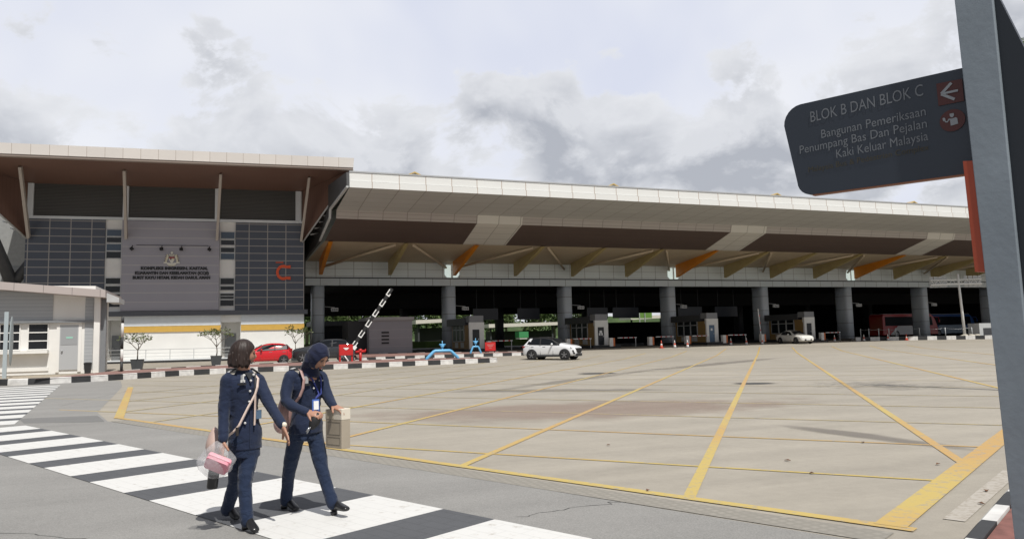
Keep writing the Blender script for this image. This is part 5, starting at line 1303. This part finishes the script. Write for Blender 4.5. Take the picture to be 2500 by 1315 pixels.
def head(mb, c, Mx, s=1.0):
    def fn(p, q):
        x, y, z = q
        k = 1.0
        if z < 0: k = 1-.30*(min(-z/(.115*s),1))**1.6
        y *= k
        if z < -.02*s and x > 0: x *= 1-.10*(-z/(.115*s))
        if z < -.03*s and x < 0: x *= 1-.5*(-z/(.115*s))
        g = lambda cx_, cz_, w_, h_, a: a*math.exp(-((y-cx_)/w_)**2-((z-cz_)/h_)**2) if p.x > .2 else 0
        x += s*(g(0,-.02*s,.013*s,.02*s,.020)+g(0,.0,.010*s,.022*s,.010)-g(.031*s,.012*s,.016*s,.011*s,.009)-g(-.031*s,.012*s,.016*s,.011*s,.009)+g(0,-.056*s,.022*s,.010*s,.008)-g(0,-.073*s,.03*s,.008*s,.004)+g(0,-.098*s,.022*s,.014*s,.009)+g(0,.035*s,.05*s,.012*s,.004)+g(.042*s,-.025*s,.02*s,.02*s,.005)+g(-.042*s,-.025*s,.02*s,.02*s,.005))
        return V((x,y,z))
    mb.ball(c, (.094*s,.074*s,.114*s), Mx, 34, 28, fn=fn)
    for sy in (-1, 1): mb.ball(c+Mx @ V((-.005*s, sy*.073*s, -.005*s)), (.016*s,.008*s,.028*s), Mx, 10, 8)
def face_bits(c, Mx, parent, s=1.0):
    m = MB()
    for sy in (-1, 1): m.ball(c+Mx @ V((.083*s, sy*.031*s, .012*s)), (.008*s,.014*s,.006*s), Mx, 10, 8)
    m.build('eye', mat('eye_dark', (.03,.02,.018,1), .3), parent)
    m = MB()
    for sy in (-1, 1): m.ball(c+Mx @ V((.091*s, sy*.033*s, .031*s)), (.004*s,.019*s,.004*s), Mx, 10, 6)
    m.build('eyebrow', M_hair, parent)
    m = MB(); m.ball(c+Mx @ V((.096*s, 0, -.058*s)), (.008*s,.022*s,.0065*s), Mx, 12, 8); m.build('lips', mat('lips', (.28,.075,.065,1), .45), parent)
def hand(mb, wrist, tip, palm_n, side, curl=.4, spread=.1, s=1.0, thumb=1, curls=None):
    """palm, four fingers of different length with two knuckle bends, thumb from the side of the palm"""
    w = V(wrist); d = (V(tip)-w).normalized(); nrm = V(palm_n); nrm = (nrm-d*nrm.dot(d)).normalized(); lat = d.cross(nrm).normalized()*side
    mb.tube([w-d*.02, w+d*.03, w+d*.06, w+d*.085], [(.026*s,.022*s),(.034*s,.019*s),(.038*s,.017*s),(.036*s,.014*s)], 12) if False else None
    rings = []
    for t, a, b in ((-.02,.024,.020),(.01,.030,.018),(.045,.037,.016),(.075,.038,.014),(.09,.034,.011)):
        rings.append(oriented_ring(w+d*t*s, lat, nrm, a*s, b*s, 14, 1))
    mb.loft(rings)
    for i, (off, ln) in enumerate(((.027,.068),(.0095,.077),(-.009,.072),(-.026,.056))):
        b = w+d*.082*s+lat*off*s; dd = (d+lat*spread*(off*18)).normalized(); c_ = curls[i] if curls else curl
        p1 = b+dd*ln*.42*s; d2 = (dd*math.cos(c_)+nrm*math.sin(c_)).normalized(); p2 = p1+d2*ln*.33*s
        d3 = (dd*math.cos(c_*2)+nrm*math.sin(c_*2)).normalized(); p3 = p2+d3*ln*.27*s
        mb.tube([b-dd*.02, b, p1, p2, p3], [.0095*s,.0095*s,.0088*s,.008*s,.006*s], 8)
    b = w+d*.022*s+lat*.026*s*thumb; td = (d*.72+lat*.62*thumb+nrm*.28).normalized()
    p1 = b+td*.036*s; t2 = (td+d*.35+nrm*.25).normalized(); p2 = p1+t2*.027*s
    mb.tube([b-td*.012, b, p1, p2, p2+t2*.01], [.012*s,.0125*s,.0105*s,.009*s,.005*s], 8)

def shoe(heel, toe, parent, L0=None, heel_h=.045):
    h, t = V(heel), V(toe); d = (t-h).normalized(); lat = V((0,0,1)).cross(d).normalized(); u = d.cross(lat).normalized()
    ln = (t-h).length
    m = MB(); rings = []
    for q, w_, z0, z1 in ((-.03,.026,.03,.10),(.02,.034,.03,.135),(.07,.036,.028,.135),(.12,.036,.018,.10),(.17,.042,.006,.07),(.21,.040,.002,.052),(.238,.024,.004,.034)):
        c = h+d*(q/.238*ln*.98); n = 14; r = []
        for i in range(n):
            a = 2*PI*i/n; r.append(c+lat*w_*math.cos(a)+u*((z0+z1)/2+(z1-z0)/2*math.sin(a)))
        rings.append(r)
    m.loft(rings)
    o = m.build('shoe', M_shoe, parent)
    sd = o.modifiers.new('s','SUBSURF'); sd.levels = 1; sd.render_levels = 1
    m = MB(); m.tube([h+d*.008+u*.035, h+d*.012-u*.002], [.032,.029], 12); m.build('heel', M_shoe, o)

def person(P, root, label, fdir, hdir, hup, kind):
    root = V(root)
    J = {k: V(v)-root for k, v in P.items()}
    fd = V(fdir).normalized(); lat = V((-fd.y, fd.x, 0)).normalized(); dep = V((fd.x, fd.y, 0))
    Mx = frame(V(hdir), V(hup)); hc = J['head']
    b = MB()
    head(b, hc, Mx, 1.0)
    nk = J['neck']
    b.tube([hc+Mx @ V((-.02,0,-.05)), nk+V((0,0,.0)), nk-V((0,0,.06))], [.052,.052,.065], 14)
    # slim trunk, arms and legs below the clothes keep the body one piece
    b.loft([oriented_ring(J['hem']+V((0,0,-.02)), lat, dep, .12, .08), oriented_ring(J['hips'], lat, dep, .13, .085), oriented_ring(J['waist'], lat, dep, .10, .075), oriented_ring(J['chest'], lat, dep, .12, .085), oriented_ring(nk-V((0,0,.05)), lat, dep, .08, .06)])
    for s in 'RL':
        limb(b, [J['sh'+s], J['el'+s], J['wr'+s]], [.04,.032,.025], 10)
        limb(b, [J['hip'+s], J['kn'+s], J['an'+s]], [.06,.04,.03], 10)
        b.ball(J['an'+s], .03)
    curlR = dict(curl=.75, spread=.05); 
    if kind == 1:
        hand(b, J['wrR']+(J['haR']-J['wrR']).normalized()*.02, J['haR'], (.35,.2,-.1), 1, 1.05, .02, 1.1, thumb=1)
        hand(b, J['wrL']+(J['haL']-J['wrL']).normalized()*.02, J['haL']+V((.012,-.01,0)), (-.55,-.2,-.35), 1, .16, .16, 1.15, thumb=1)
    else:
        hand(b, J['wrR']+(J['haR']-J['wrR']).normalized()*.03, J['haR'], (.15,.45,-.6), 1, 1.0, .02, 1.05, thumb=-1)
        hand(b, J['wrL'], J['haL'], (.1,.1,-1), -1, .5, .14, 1.1, thumb=1)
    body = b.build('person', M_skin, None, label=label, cat='person', loc=(0,0,0)); body.location = root
    finish(body, .0046, 2)
    face_bits(hc, Mx, body)
    # jacket
    m = MB()
    if kind == 1:
        rows = [(J['hem']+V((0,0,-.005)), .142, .108), (J['hips']+V((0,0,.02)), .145,.105), (J['waist']+V((0,0,.01)), .118,.090), (J['waist']*.5+J['chest']*.5, .132,.100), (J['chest'], .148,.108), (J['chest']+V((0,0,.075)), .150,.09), (nk-V((0,0,.035)), .098,.07), (nk-V((0,0,.002)), .062,.06)]
    else:
        rows = [(J['hem']+V((0,0,-.01)), .150, .118), (J['hips']+V((0,0,.01)), .152,.116), (J['waist']+V((0,0,.0)), .128,.102), (J['waist']*.5+J['chest']*.5, .140,.114), (J['chest'], .150,.118), (J['chest']+V((0,0,.085)), .150,.10), (nk-V((0,0,.05)), .098,.08), (nk-V((0,0,.012)), .064,.062)]
    m.loft([oriented_ring(c, lat, dep, a, bb_) for c, a, bb_ in rows])
    for s in 'RL':
        sh = J['sh'+s]; e = J['el'+s]; wv = J['wr'+s]
        limb(m, [sh*.86+nk*.14-V((0,0,.02)), sh, e, wv+(wv-e).normalized()*.012], [.062,.060,.050,.042], 14)
    jk = m.build('jacket', M_navy, body); finish(jk, .0075, 5, .011)
    # collar
    m = MB(); m.loft([oriented_ring(nk-V((0,0,.03)), lat, dep, .085, .078, 18, 1), oriented_ring(nk+V((0,0,.012))-dep*.012, lat, dep, .064, .062, 18, 1), oriented_ring(nk+V((0,0,.0))-dep*.01, lat, dep, .056, .055, 18, 1)]); m.build('collar', M_navy, body)
    # trousers
    m = MB()
    m.loft([oriented_ring(J['hem']+V((0,0,-.07)), lat, dep, .125, .1), oriented_ring(J['hem']+V((0,0,.02)), lat, dep, .128,.1), oriented_ring(J['hips'], lat, dep, .125,.09)])
    for s in 'RL':
        a = J['an'+s]; k = J['kn'+s]; d_ = (a-k).normalized()
        limb(m, [J['hip'+s], J['hip'+s]*.5+k*.5, k, k*.45+a*.55, a-d_*.005], [.084,.074,.060,.055,.056], 14)
    tr_ = m.build('trousers', M_navyt, body); finish(tr_, .0075, 4, .012)
    for s in 'RL': shoe(J['he'+s]+V((0,0,.012)), J['to'+s]+V((0,0,.012)), body)
    # insignia
    m = MB()
    for s in 'RL':
        sh = J['sh'+s]; c = sh+V((0,0,.062))+(nk-sh)*.22
        a_ = (sh-nk).normalized()
        m.obox(c, (.085,.042,.008), Matrix(((a_.x,dep.x,0),(a_.y,dep.y,0),(a_.z,0,1))), 0)
        m.obox(c+a_*.018+V((0,0,.006)), (.035,.03,.006), Matrix(((a_.x,dep.x,0),(a_.y,dep.y,0),(a_.z,0,1))), 1)
    m.build('epaulette', [M_black, M_silver], body)
    return body, J, lat, dep, Mx, nk

P1 = dict( head=(0.095,6.871,1.478), neck=(0.107,6.893,1.335), chest=(0.095,6.901,1.193), waist=(0.100,6.920,0.980), hips=(0.116,6.934,0.785), hem=(0.120,6.945,0.667), shR=(-0.030,6.849,1.262), shL=(0.222,6.949,1.250), elR=(-0.055,6.849,1.012), wrR=(-0.059,6.764,0.788), haR=(-0.070,6.756,0.695), elL=(0.310,6.834,1.046), wrL=(0.407,6.685,0.882), haL=(0.444,6.619,0.756), hipR=(0.066,6.893,0.740), hipL=(0.171,6.984,0.722), knL=(0.118,6.846,0.381), anL=(0.133,6.764,0.083), toL=(0.210,6.610,0.0), heL=(0.121,6.820,0.0), knR=(0.041,7.092,0.364), anR=(-0.028,7.255,0.090), toR=(0.065,7.150,0.0), heR=(-0.045,7.320,0.036) )
P2 = dict( head=(0.735,6.951,1.440), neck=(0.672,7.082,1.310), chest=(0.645,7.127,1.157), waist=(0.652,7.142,0.968), hips=(0.652,7.135,0.819), hem=(0.652,7.142,0.752), shR=(0.505,7.067,1.262), shL=(0.788,7.176,1.245), elR=(0.460,6.975,1.054), wrR=(0.610,6.830,0.963), haR=(0.687,6.775,0.942), elL=(0.835,7.092,1.076), wrL=(0.872,6.980,0.990), haL=(0.935,6.900,0.957), hipR=(0.577,7.113,0.789), hipL=(0.715,7.180,0.774), knR=(0.511,7.286,0.390), anR=(0.493,7.434,0.085), toR=(0.590,7.290,0.0), heR=(0.475,7.490,0.0), knL=(0.783,7.061,0.420), anL=(0.867,6.974,0.118), toL=(0.985,6.800,0.062), heL=(0.880,6.999,0.0) )
ux = V((.454,-.891,0))
w1, J1, lat1, dep1, Mx1, nk1 = person(P1, (.1,6.95,0.012), 'bareheaded woman in a navy uniform with a brown bob, carrying a plastic bag', (.454,-.891,0), (.93,.13,-.08), (0,0,1), 1)
w2, J2, lat2, dep2, Mx2, nk2 = person(P2, (.66,7.15,0.012), 'woman in a navy headscarf and uniform looking down, holding a pale box', (.52,-.854,0), (.52,-.56,-.66), (.35,-.38,.75), 2)
# bob of hair
hc = J1['head']
def hfn(p, q):
    x, y, z = q
    a = math.atan2(p.y, p.x); r_ = math.hypot(p.x, p.y)
    if p.z < .1:                                     # falls straight to the jaw, a little fuller below
        k = min(1, r_*1.6+.2)*(1.0+.05*min(1, (.1-p.z)))
        x = math.cos(a)*.108*k; y = math.sin(a)*.093*k
    if abs(a) < .95 and z < .07:                     # open at the face, the parting sweeps over the brow
        lim = .052+.05*max(0, z/.07) if abs(a) > .55 else .030+.075*max(0, z/.07)**.5
        x = min(x, lim)
    g = .0035*math.sin(a*17+3*mnoise.noise(V((a*2, z*12, 0))))+.003*mnoise.noise(V((a*6, z*3, 2)))
    x += math.cos(a)*g; y += math.sin(a)*g
    if p.z < -.6: z += .012*math.sin(a*9)
    return V((x, y, z))
m = MB(); m.ball(hc+Mx1 @ V((-.008,0,.012)), (.110,.094,.124), Mx1, 40, 26, fn=hfn); random.seed(31)
for q in range(46):
    a = random.uniform(.95, 2*PI-.95); r0 = random.uniform(.94, 1.03)
    p = V((math.cos(a)*.106*r0-.008, math.sin(a)*.092*r0, random.uniform(-.04, .03))); l_ = random.uniform(.070, .105)+p.z
    m.tube([hc+Mx1 @ p, hc+Mx1 @ (p+V((math.cos(a)*.006, math.sin(a)*.006, -l_*.6))), hc+Mx1 @ (p+V((-math.cos(a)*.006+random.uniform(-.012,.012), -math.sin(a)*.004+random.uniform(-.012,.012), -l_-.02)))], [.011,.009,.003], 6)
hr = m.build('hair', M_hair, w1); sd = hr.modifiers.new('s','SUBSURF'); sd.levels = 1; sd.render_levels = 1
# headscarf: hood with an opening for the face, falling to the collar
hc = J2['head']
def sfn(p, q):
    x, y, z = q
    if p.x > .1:
        e = (p.y/.58)**2+((p.z+.16)/.62)**2
        if e < 1: x = min(x, .066-.05*(1-e))
    g = .0025*math.sin(p.z*10+p.y*6)
    return V((x+g*p.x, y+g*p.y, z))
m = MB(); m.ball(hc+Mx2 @ V((-.006,0,.004)), (.108,.089,.124), Mx2, 44, 34, fn=sfn)
sc_ = m.build('headscarf', M_scarf, w2); sd = sc_.modifiers.new('s','SUBSURF'); sd.levels = 1; sd.render_levels = 1
m = MB(); a = hc+Mx2 @ V((-.035,0,-.06)); 
m.loft([oriented_ring(a, lat2, dep2, .075,.08,20,1), oriented_ring(nk2+V((0,0,.035)), lat2, dep2, .078,.082,20,1), oriented_ring(nk2-V((0,0,.02)), lat2, dep2, .098,.094,20,1), oriented_ring(nk2-V((0,0,.055))+dep2*.02, lat2, dep2, .095,.088,20,1)]); 
m.loft([oriented_ring(hc+V((-.035,.03,.03))-dep2*.01, lat2, dep2, .072,.07,20,1), oriented_ring(hc+V((-.045,.045,-.05)), lat2, dep2, .082,.078,20,1), oriented_ring(nk2+V((0,0,.02)), lat2, dep2, .083,.082,20,1)])
dr = m.build('scarf_drape', M_scarf, w2); finish(dr, .008, 6)
# details on woman one
def on_chest(J, lat, dep, s, z, out): return J['chest']+lat*s+dep*out+V((0,0,z))
m = MB()
for i, zq in enumerate((.06,-.03,-.12)): m.ball(on_chest(J1,lat1,dep1,.01,zq,.118-.012*i), .011, nu=8, nv=6)
m.ball(J1['hips']+dep1*.112+V((0,0,.11))-lat1*.06, .011, nu=8, nv=6); m.build('button', M_silver, w1)
m = MB(); m.obox(on_chest(J1,lat1,dep1,-.065,.085,.112), (.035,.012,.05), frame(dep1), 0); m.obox(on_chest(J1,lat1,dep1,-.07,.035,.116), (.012,.075,.016), frame(dep1), 1); m.obox(on_chest(J1,lat1,dep1,-.065,.06,.117), (.012,.04,.022), frame(dep1), 0); m.build('badge', [M_silver, M_black], w1)
m = MB(); 
for s in (-1, 1): m.ball(nk1+lat1*s*.045+dep1*.075-V((0,0,.035)), (.014,.014,.012), nu=8, nv=6)
m.build('collar_pin', M_silver, w1)
m = MB(); m.loft([oriented_ring(J1['wrL']+(J1['haL']-J1['wrL']).normalized()*(.006+.012*k), lat1, (J1['haL']-J1['wrL']).normalized().cross(lat1), .031, .031, 14, 1) for k in (0, 1, 2)]); m.ball(J1['wrL']+(J1['haL']-J1['wrL']).normalized()*.02+V((.012,-.028,.012)), (.024,.018,.024), nu=10, nv=8)
m.build('wristwatch', mat('watch_cream', (.70,.64,.52,1), .4), w1)
m = MB(); m.prism([nk1+dep1*.062+V((0,0,-.012))-lat1*.035, nk1+dep1*.062+V((0,0,-.012))+lat1*.035, nk1+dep1*.092+V((0,0,-.085))], dep1*.012); m.build('inner_scarf', mat('inner_black', (.012,.014,.018,1), .6), w1)
m = MB(); m.tube([nk1+dep1*.085+lat1*.055-V((0,0,.02)), on_chest(J1,lat1,dep1,.05,-.02,.116), on_chest(J1,lat1,dep1,.085,-.19,.10)], .006, 5); m.build('lanyard', M_dark, w1)
m = MB(); m.obox(on_chest(J1,lat1,dep1,.10,-.235,.088), (.014,.05,.075), frame(dep1)); m.build('id_card', mat('card_blue', (.10,.16,.24,1), .4), w1)
m = MB(); m.obox(J1['waist']*.5+J1['hips']*.5+dep1*.102+lat1*.0, (.01,.006,.40), frame(dep1)); m.build('placket', mat('seam_navy', (.011,.019,.045,1), .8), w1)
# details on woman two
m = MB()
for i, zq in enumerate((.055,-.005)): m.ball(on_chest(J2,lat2,dep2,-.005,zq,.124), .010, nu=8, nv=6)
m.ball(J2['waist']+dep2*.118-V((0,0,-.035)), (.02,.02,.016), nu=10, nv=6); m.build('button', M_silver, w2)
m = MB(); m.loft([oriented_ring(J2['waist']+V((0,0,.045)), lat2, dep2, .134, .110, 24), oriented_ring(J2['waist']+V((0,0,.018)), lat2, dep2, .133, .109, 24)]); m.build('belt', M_navy, w2)
m = MB(); m.obox(on_chest(J2,lat2,dep2,-.085,.075,.112), (.012,.05,.065), frame(dep2), 0); m.obox(on_chest(J2,lat2,dep2,-.082,.03,.122), (.012,.075,.016), frame(dep2), 1); m.obox(on_chest(J2,lat2,dep2,.085,.06,.112), (.012,.045,.012), frame(dep2), 0); m.build('badge', [mat('badge_grey', (.36,.36,.36,1), .5), M_black], w2)
M_lany = mat('lanyard_blue', (.02,.035,.20,1), .6)
m = MB(); cd_ = J2['waist']*.55+J2['wrR']*.25+J2['hips']*.2
idc = J2['waist']+dep2*.165+lat2*.085+V((0,0,.0)); idc = V((.70,6.80,1.02))-V((.66,7.15,.012))
for s, k in ((-1,.055),(1,.075)):
    m.tube([nk2+lat2*s*.07+dep2*.03-V((0,0,.0)), on_chest(J2,lat2,dep2,.03+s*.045,.07,.125), on_chest(J2,lat2,dep2,.06+s*.012,-.06,.13), idc+V((0,.0,.055))], (.009,.004) and .008, 5)
la = m.build('lanyard', M_lany, w2)
m = MB(); m.obox(idc-V((0,0,.005)), (.008,.065,.105), frame(V((.3,-.95,.05))), 0); m.obox(idc+V((.003,-.007,-.005)), (.006,.045,.075), frame(V((.3,-.95,.05))), 1); m.build('id_card', [mat('card_holder_blue', (.07,.14,.42,1), .4), M_white_clean], la)

# ------------------------------------------------------------------ what they carry
# clear plastic bag with a pink lunch box and a black bottle
pb = MB(); c = V((-.108,6.74,.615))
def bfn(p, q):
    k = 1+.22*mnoise.noise(p*2.3+V((3,1,0)))+.10*mnoise.noise(p*6)
    w_ = 1-.62*max(0, p.z)**1.3
    return V((q.x*k*w_, q.y*k*w_, q.z))
pb.ball(c, (.150,.085,.155), None, 30, 22, fn=bfn)
pb.tube([(-.085,6.745,.70),(-.075,6.752,.735),(-.07,6.756,.76)], [.045,.02,.03], 10)
M_bag = mat('clear_plastic', (.86,.87,.90,1), .28, alpha=.24, spec=.6)
nt = M_bag.node_tree; N = nt.nodes; L = nt.links
n_ = N.new('ShaderNodeTexNoise'); n_.inputs['Scale'].default_value = 22; n_.inputs['Detail'].default_value = 5; n_.inputs['Distortion'].default_value = 1.2
bp = N.new('ShaderNodeBump'); bp.inputs['Strength'].default_value = .9; bp.inputs['Distance'].default_value = .02; L.new(n_.outputs['Fac'], bp.inputs['Height']); L.new(bp.outputs[0], N['Principled BSDF'].inputs['Normal'])
o = pb.build('plastic_bag', M_bag); o.modifiers.new('s','SUBSURF').render_levels = 1; tag(o, 'crumpled clear plastic bag held in the bareheaded woman\'s right hand', 'bag')
M_pink = mat('pink_plastic', (.82,.36,.43,1), .4); M_pink2 = mat('pink_seam', (.62,.25,.31,1), .5)
lb = empty('lunch_box', (-.100,6.715,.585), R(-12), 'pink lunch box seen inside the clear plastic bag', 'lunch box'); lb.rotation_euler = (R(-62), R(24), R(-14))
def rbox(m, a, b, h0, h1, r):
    P = []
    for cx_, cy_, a0 in ((a-r,b-r,0),(-a+r,b-r,90),(-a+r,-b+r,180),(a-r,-b+r,270)):
        for k in range(6): P.append((cx_+r*math.cos(R(a0+18*k)), cy_+r*math.sin(R(a0+18*k))))
    m.loft([[(x*.96,y*.96,h0) for x,y in P],[(x,y,h0+.006) for x,y in P],[(x,y,h1-.006) for x,y in P],[(x*.95,y*.95,h1) for x,y in P]])
m = MB(); rbox(m, .100,.062,.0,.040,.022); m.build('lid', M_pink, lb)
m = MB(); rbox(m, .094,.057,-.038,-.001,.02); m.build('box', M_pink2, lb)
bt = MB(); bt.tube([(0,0,0),(0,0,.01),(0,0,.16),(0,0,.18)], [.038,.044,.044,.038], 16); o = bt.build('bottle', mat('bottle_black', (.012,.012,.014,1), .3)); o.location = (-.142,6.79,.375); o.rotation_euler = (0, R(6), 0)
tag(o, 'black flask hanging below the pink lunch box', 'bottle')
# pinkish shoulder bag of the bareheaded woman, strap over the chest
M_taupe = mat('bag_pink_beige', (.50,.36,.31,1), .55, var=.1, vscale=6); M_strap = mat('strap_beige', (.58,.46,.40,1), .55)
tb = empty('shoulder_bag', (-.13,7.04,.62), 0, 'pinkish beige shoulder bag behind the bareheaded woman, its strap across her jacket', 'bag')
m = MB(); m.ball((0,0,.08), (.075,.11,.155), nu=16, nv=12, fn=lambda p, q: V((q.x*(1-.35*max(p.z,0)), q.y*(1-.4*max(p.z,0)), q.z))); m.build('pouch', M_taupe, tb)
off_ = V((-.13,7.04,.62)); wp = lambda p: V(p)-off_
r1 = V((.1,6.95,.012))
A_ = J1['shL']+V((-.05,-.02,.075))+r1; 
def strapq(pts, wd, name, m_): 
    m = MB(); rings = []
    for i, p in enumerate(pts):
        d = (pts[min(i+1,len(pts)-1)]-pts[max(i-1,0)]).normalized(); l_ = d.cross(dep1).normalized()
        rings.append([p+l_*wd, p+dep1*.006, p-l_*wd, p-dep1*.004])
    m.loft([[q-off_ for q in r] for r in rings], 0, False); return m.build(name, m_, tb)
C_ = lambda s, z, o_: on_chest(J1,lat1,dep1,s,z,o_)+r1
strapq([A_, C_(.085,.075,.105), C_(.065,.0,.128), C_(.045,-.06,.128), C_(-.02,-.17,.125), C_(-.09,-.31,.112), C_(-.125,-.36,.085), C_(-.15,-.40,.03)], .011, 'strap', M_strap)
strapq([C_(.045,-.055,.132), C_(.05,-.15,.122), C_(.05,-.28,.118), C_(.048,-.32,.118)], .009, 'strap_end', M_strap)
m = MB(); m.obox(C_(-.105,-.36,.108)-off_, (.012,.022,.07), frame(dep1)); m.build('buckle', mat('buckle_black', (.03,.025,.022,1), .3), tb)
# dusty pink handbag of the woman in the headscarf
M_dpink = mat('bag_dusty_pink', (.34,.21,.19,1), .5, var=.1, vscale=5)
hb2 = empty('handbag', (.47,7.18,.78), R(-20), 'dusty pink handbag hanging at the elbow of the woman in the headscarf', 'bag')
m = MB(); m.ball((0,0,.15), (.075,.13,.185), nu=20, nv=14, fn=lambda p, q: V((q.x*(1-.3*max(p.z,0)), q.y*(1-.45*max(p.z,0)**2), q.z))); m.build('pouch', M_dpink, hb2)
m = MB(); m.ball((-.02,-.06,.06), (.07,.07,.09), nu=14, nv=10); m.build('pocket', mat('bag_pink_light', (.48,.31,.28,1), .5), hb2)
r2 = V((.66,7.15,.012)); off2 = V((.47,7.18,.78)); Rz = Matrix.Rotation(R(20), 3, 'Z')
C2 = lambda s, z, o_: J2['chest']+lat2*s+dep2*o_+V((0,0,z))+r2
pts = [C2(-.095,.17,.02), C2(-.105,.16,.07), C2(-.11,.08,.125), C2(-.125,.0,.128), C2(-.15,-.07,.115), C2(-.175,-.14,.06)]
m = MB(); rings = []
for i, p in enumerate(pts):
    d = (pts[min(i+1,len(pts)-1)]-pts[max(i-1,0)]).normalized(); l_ = d.cross(dep2).normalized()
    rings.append([Rz @ (q-off2) for q in (p+l_*.015, p+dep2*.007, p-l_*.015, p-dep2*.005)])
m.loft(rings, 0, False); m.build('strap', M_dpink, hb2)
# pale carton in her left hand
M_carton = mat('carton_taupe', (.36,.31,.24,1), .6, var=.08, vscale=4); M_carton2 = mat('carton_cream', (.66,.60,.50,1), .6)
cx0 = V((.915,6.97,.61)); bxx = empty('carton', cx0, R(-58), 'tall pale taupe carton with a cream top band held by the woman in the headscarf', 'box')
m = MB(); m.box(-.112,.112,-.05,.05,.0,.255); m.build('box', M_carton, bxx, bevel=.004)
m = MB(); m.box(.0,.114,-.0515,.0515,.256,.355); m.box(-.114,.0,-.0515,.0515,.256,.345, 1); m.build('lid', [M_carton2, mat('carton_mid', (.42,.37,.28,1), .6)], bxx, bevel=.004)
# black pouch with keys in her right hand
M_print = mat('carton_print', (.17,.15,.12,1), .6)
for z0, z1 in ((.03,.10),(.12,.235)):
    m = MB()
    for y_ in (-.0512, .0512):
        for a, b, c, d in ((-.09,.09,z0,z0+.004),(-.09,.09,z1-.004,z1),(-.09,-.086,z0,z1),(.086,.09,z0,z1)): m.box(a, b, y_-.0006, y_+.0006, c, d)
    m.build('print_panel', M_print, bxx)
kp = empty('key_pouch', (.69,6.76,.88), 0, 'small black pouch with keys in the other hand of the woman in the headscarf', 'pouch')
m = MB(); m.ball((0,0,0), (.045,.03,.075), Matrix.Rotation(R(25),3,'Y'), 12, 10, fn=lambda p, q: q*(1+.2*mnoise.noise(p*2))); m.build('pouch', M_black, kp)
m = MB(); m.tube([(-.03,-.01,-.03),(-.07,-.015,-.10)], .006, 5); m.tube([(-.05,-.02,-.05),(-.075,-.015,-.085)], .008, 5); m.build('keys', M_steel, kp)
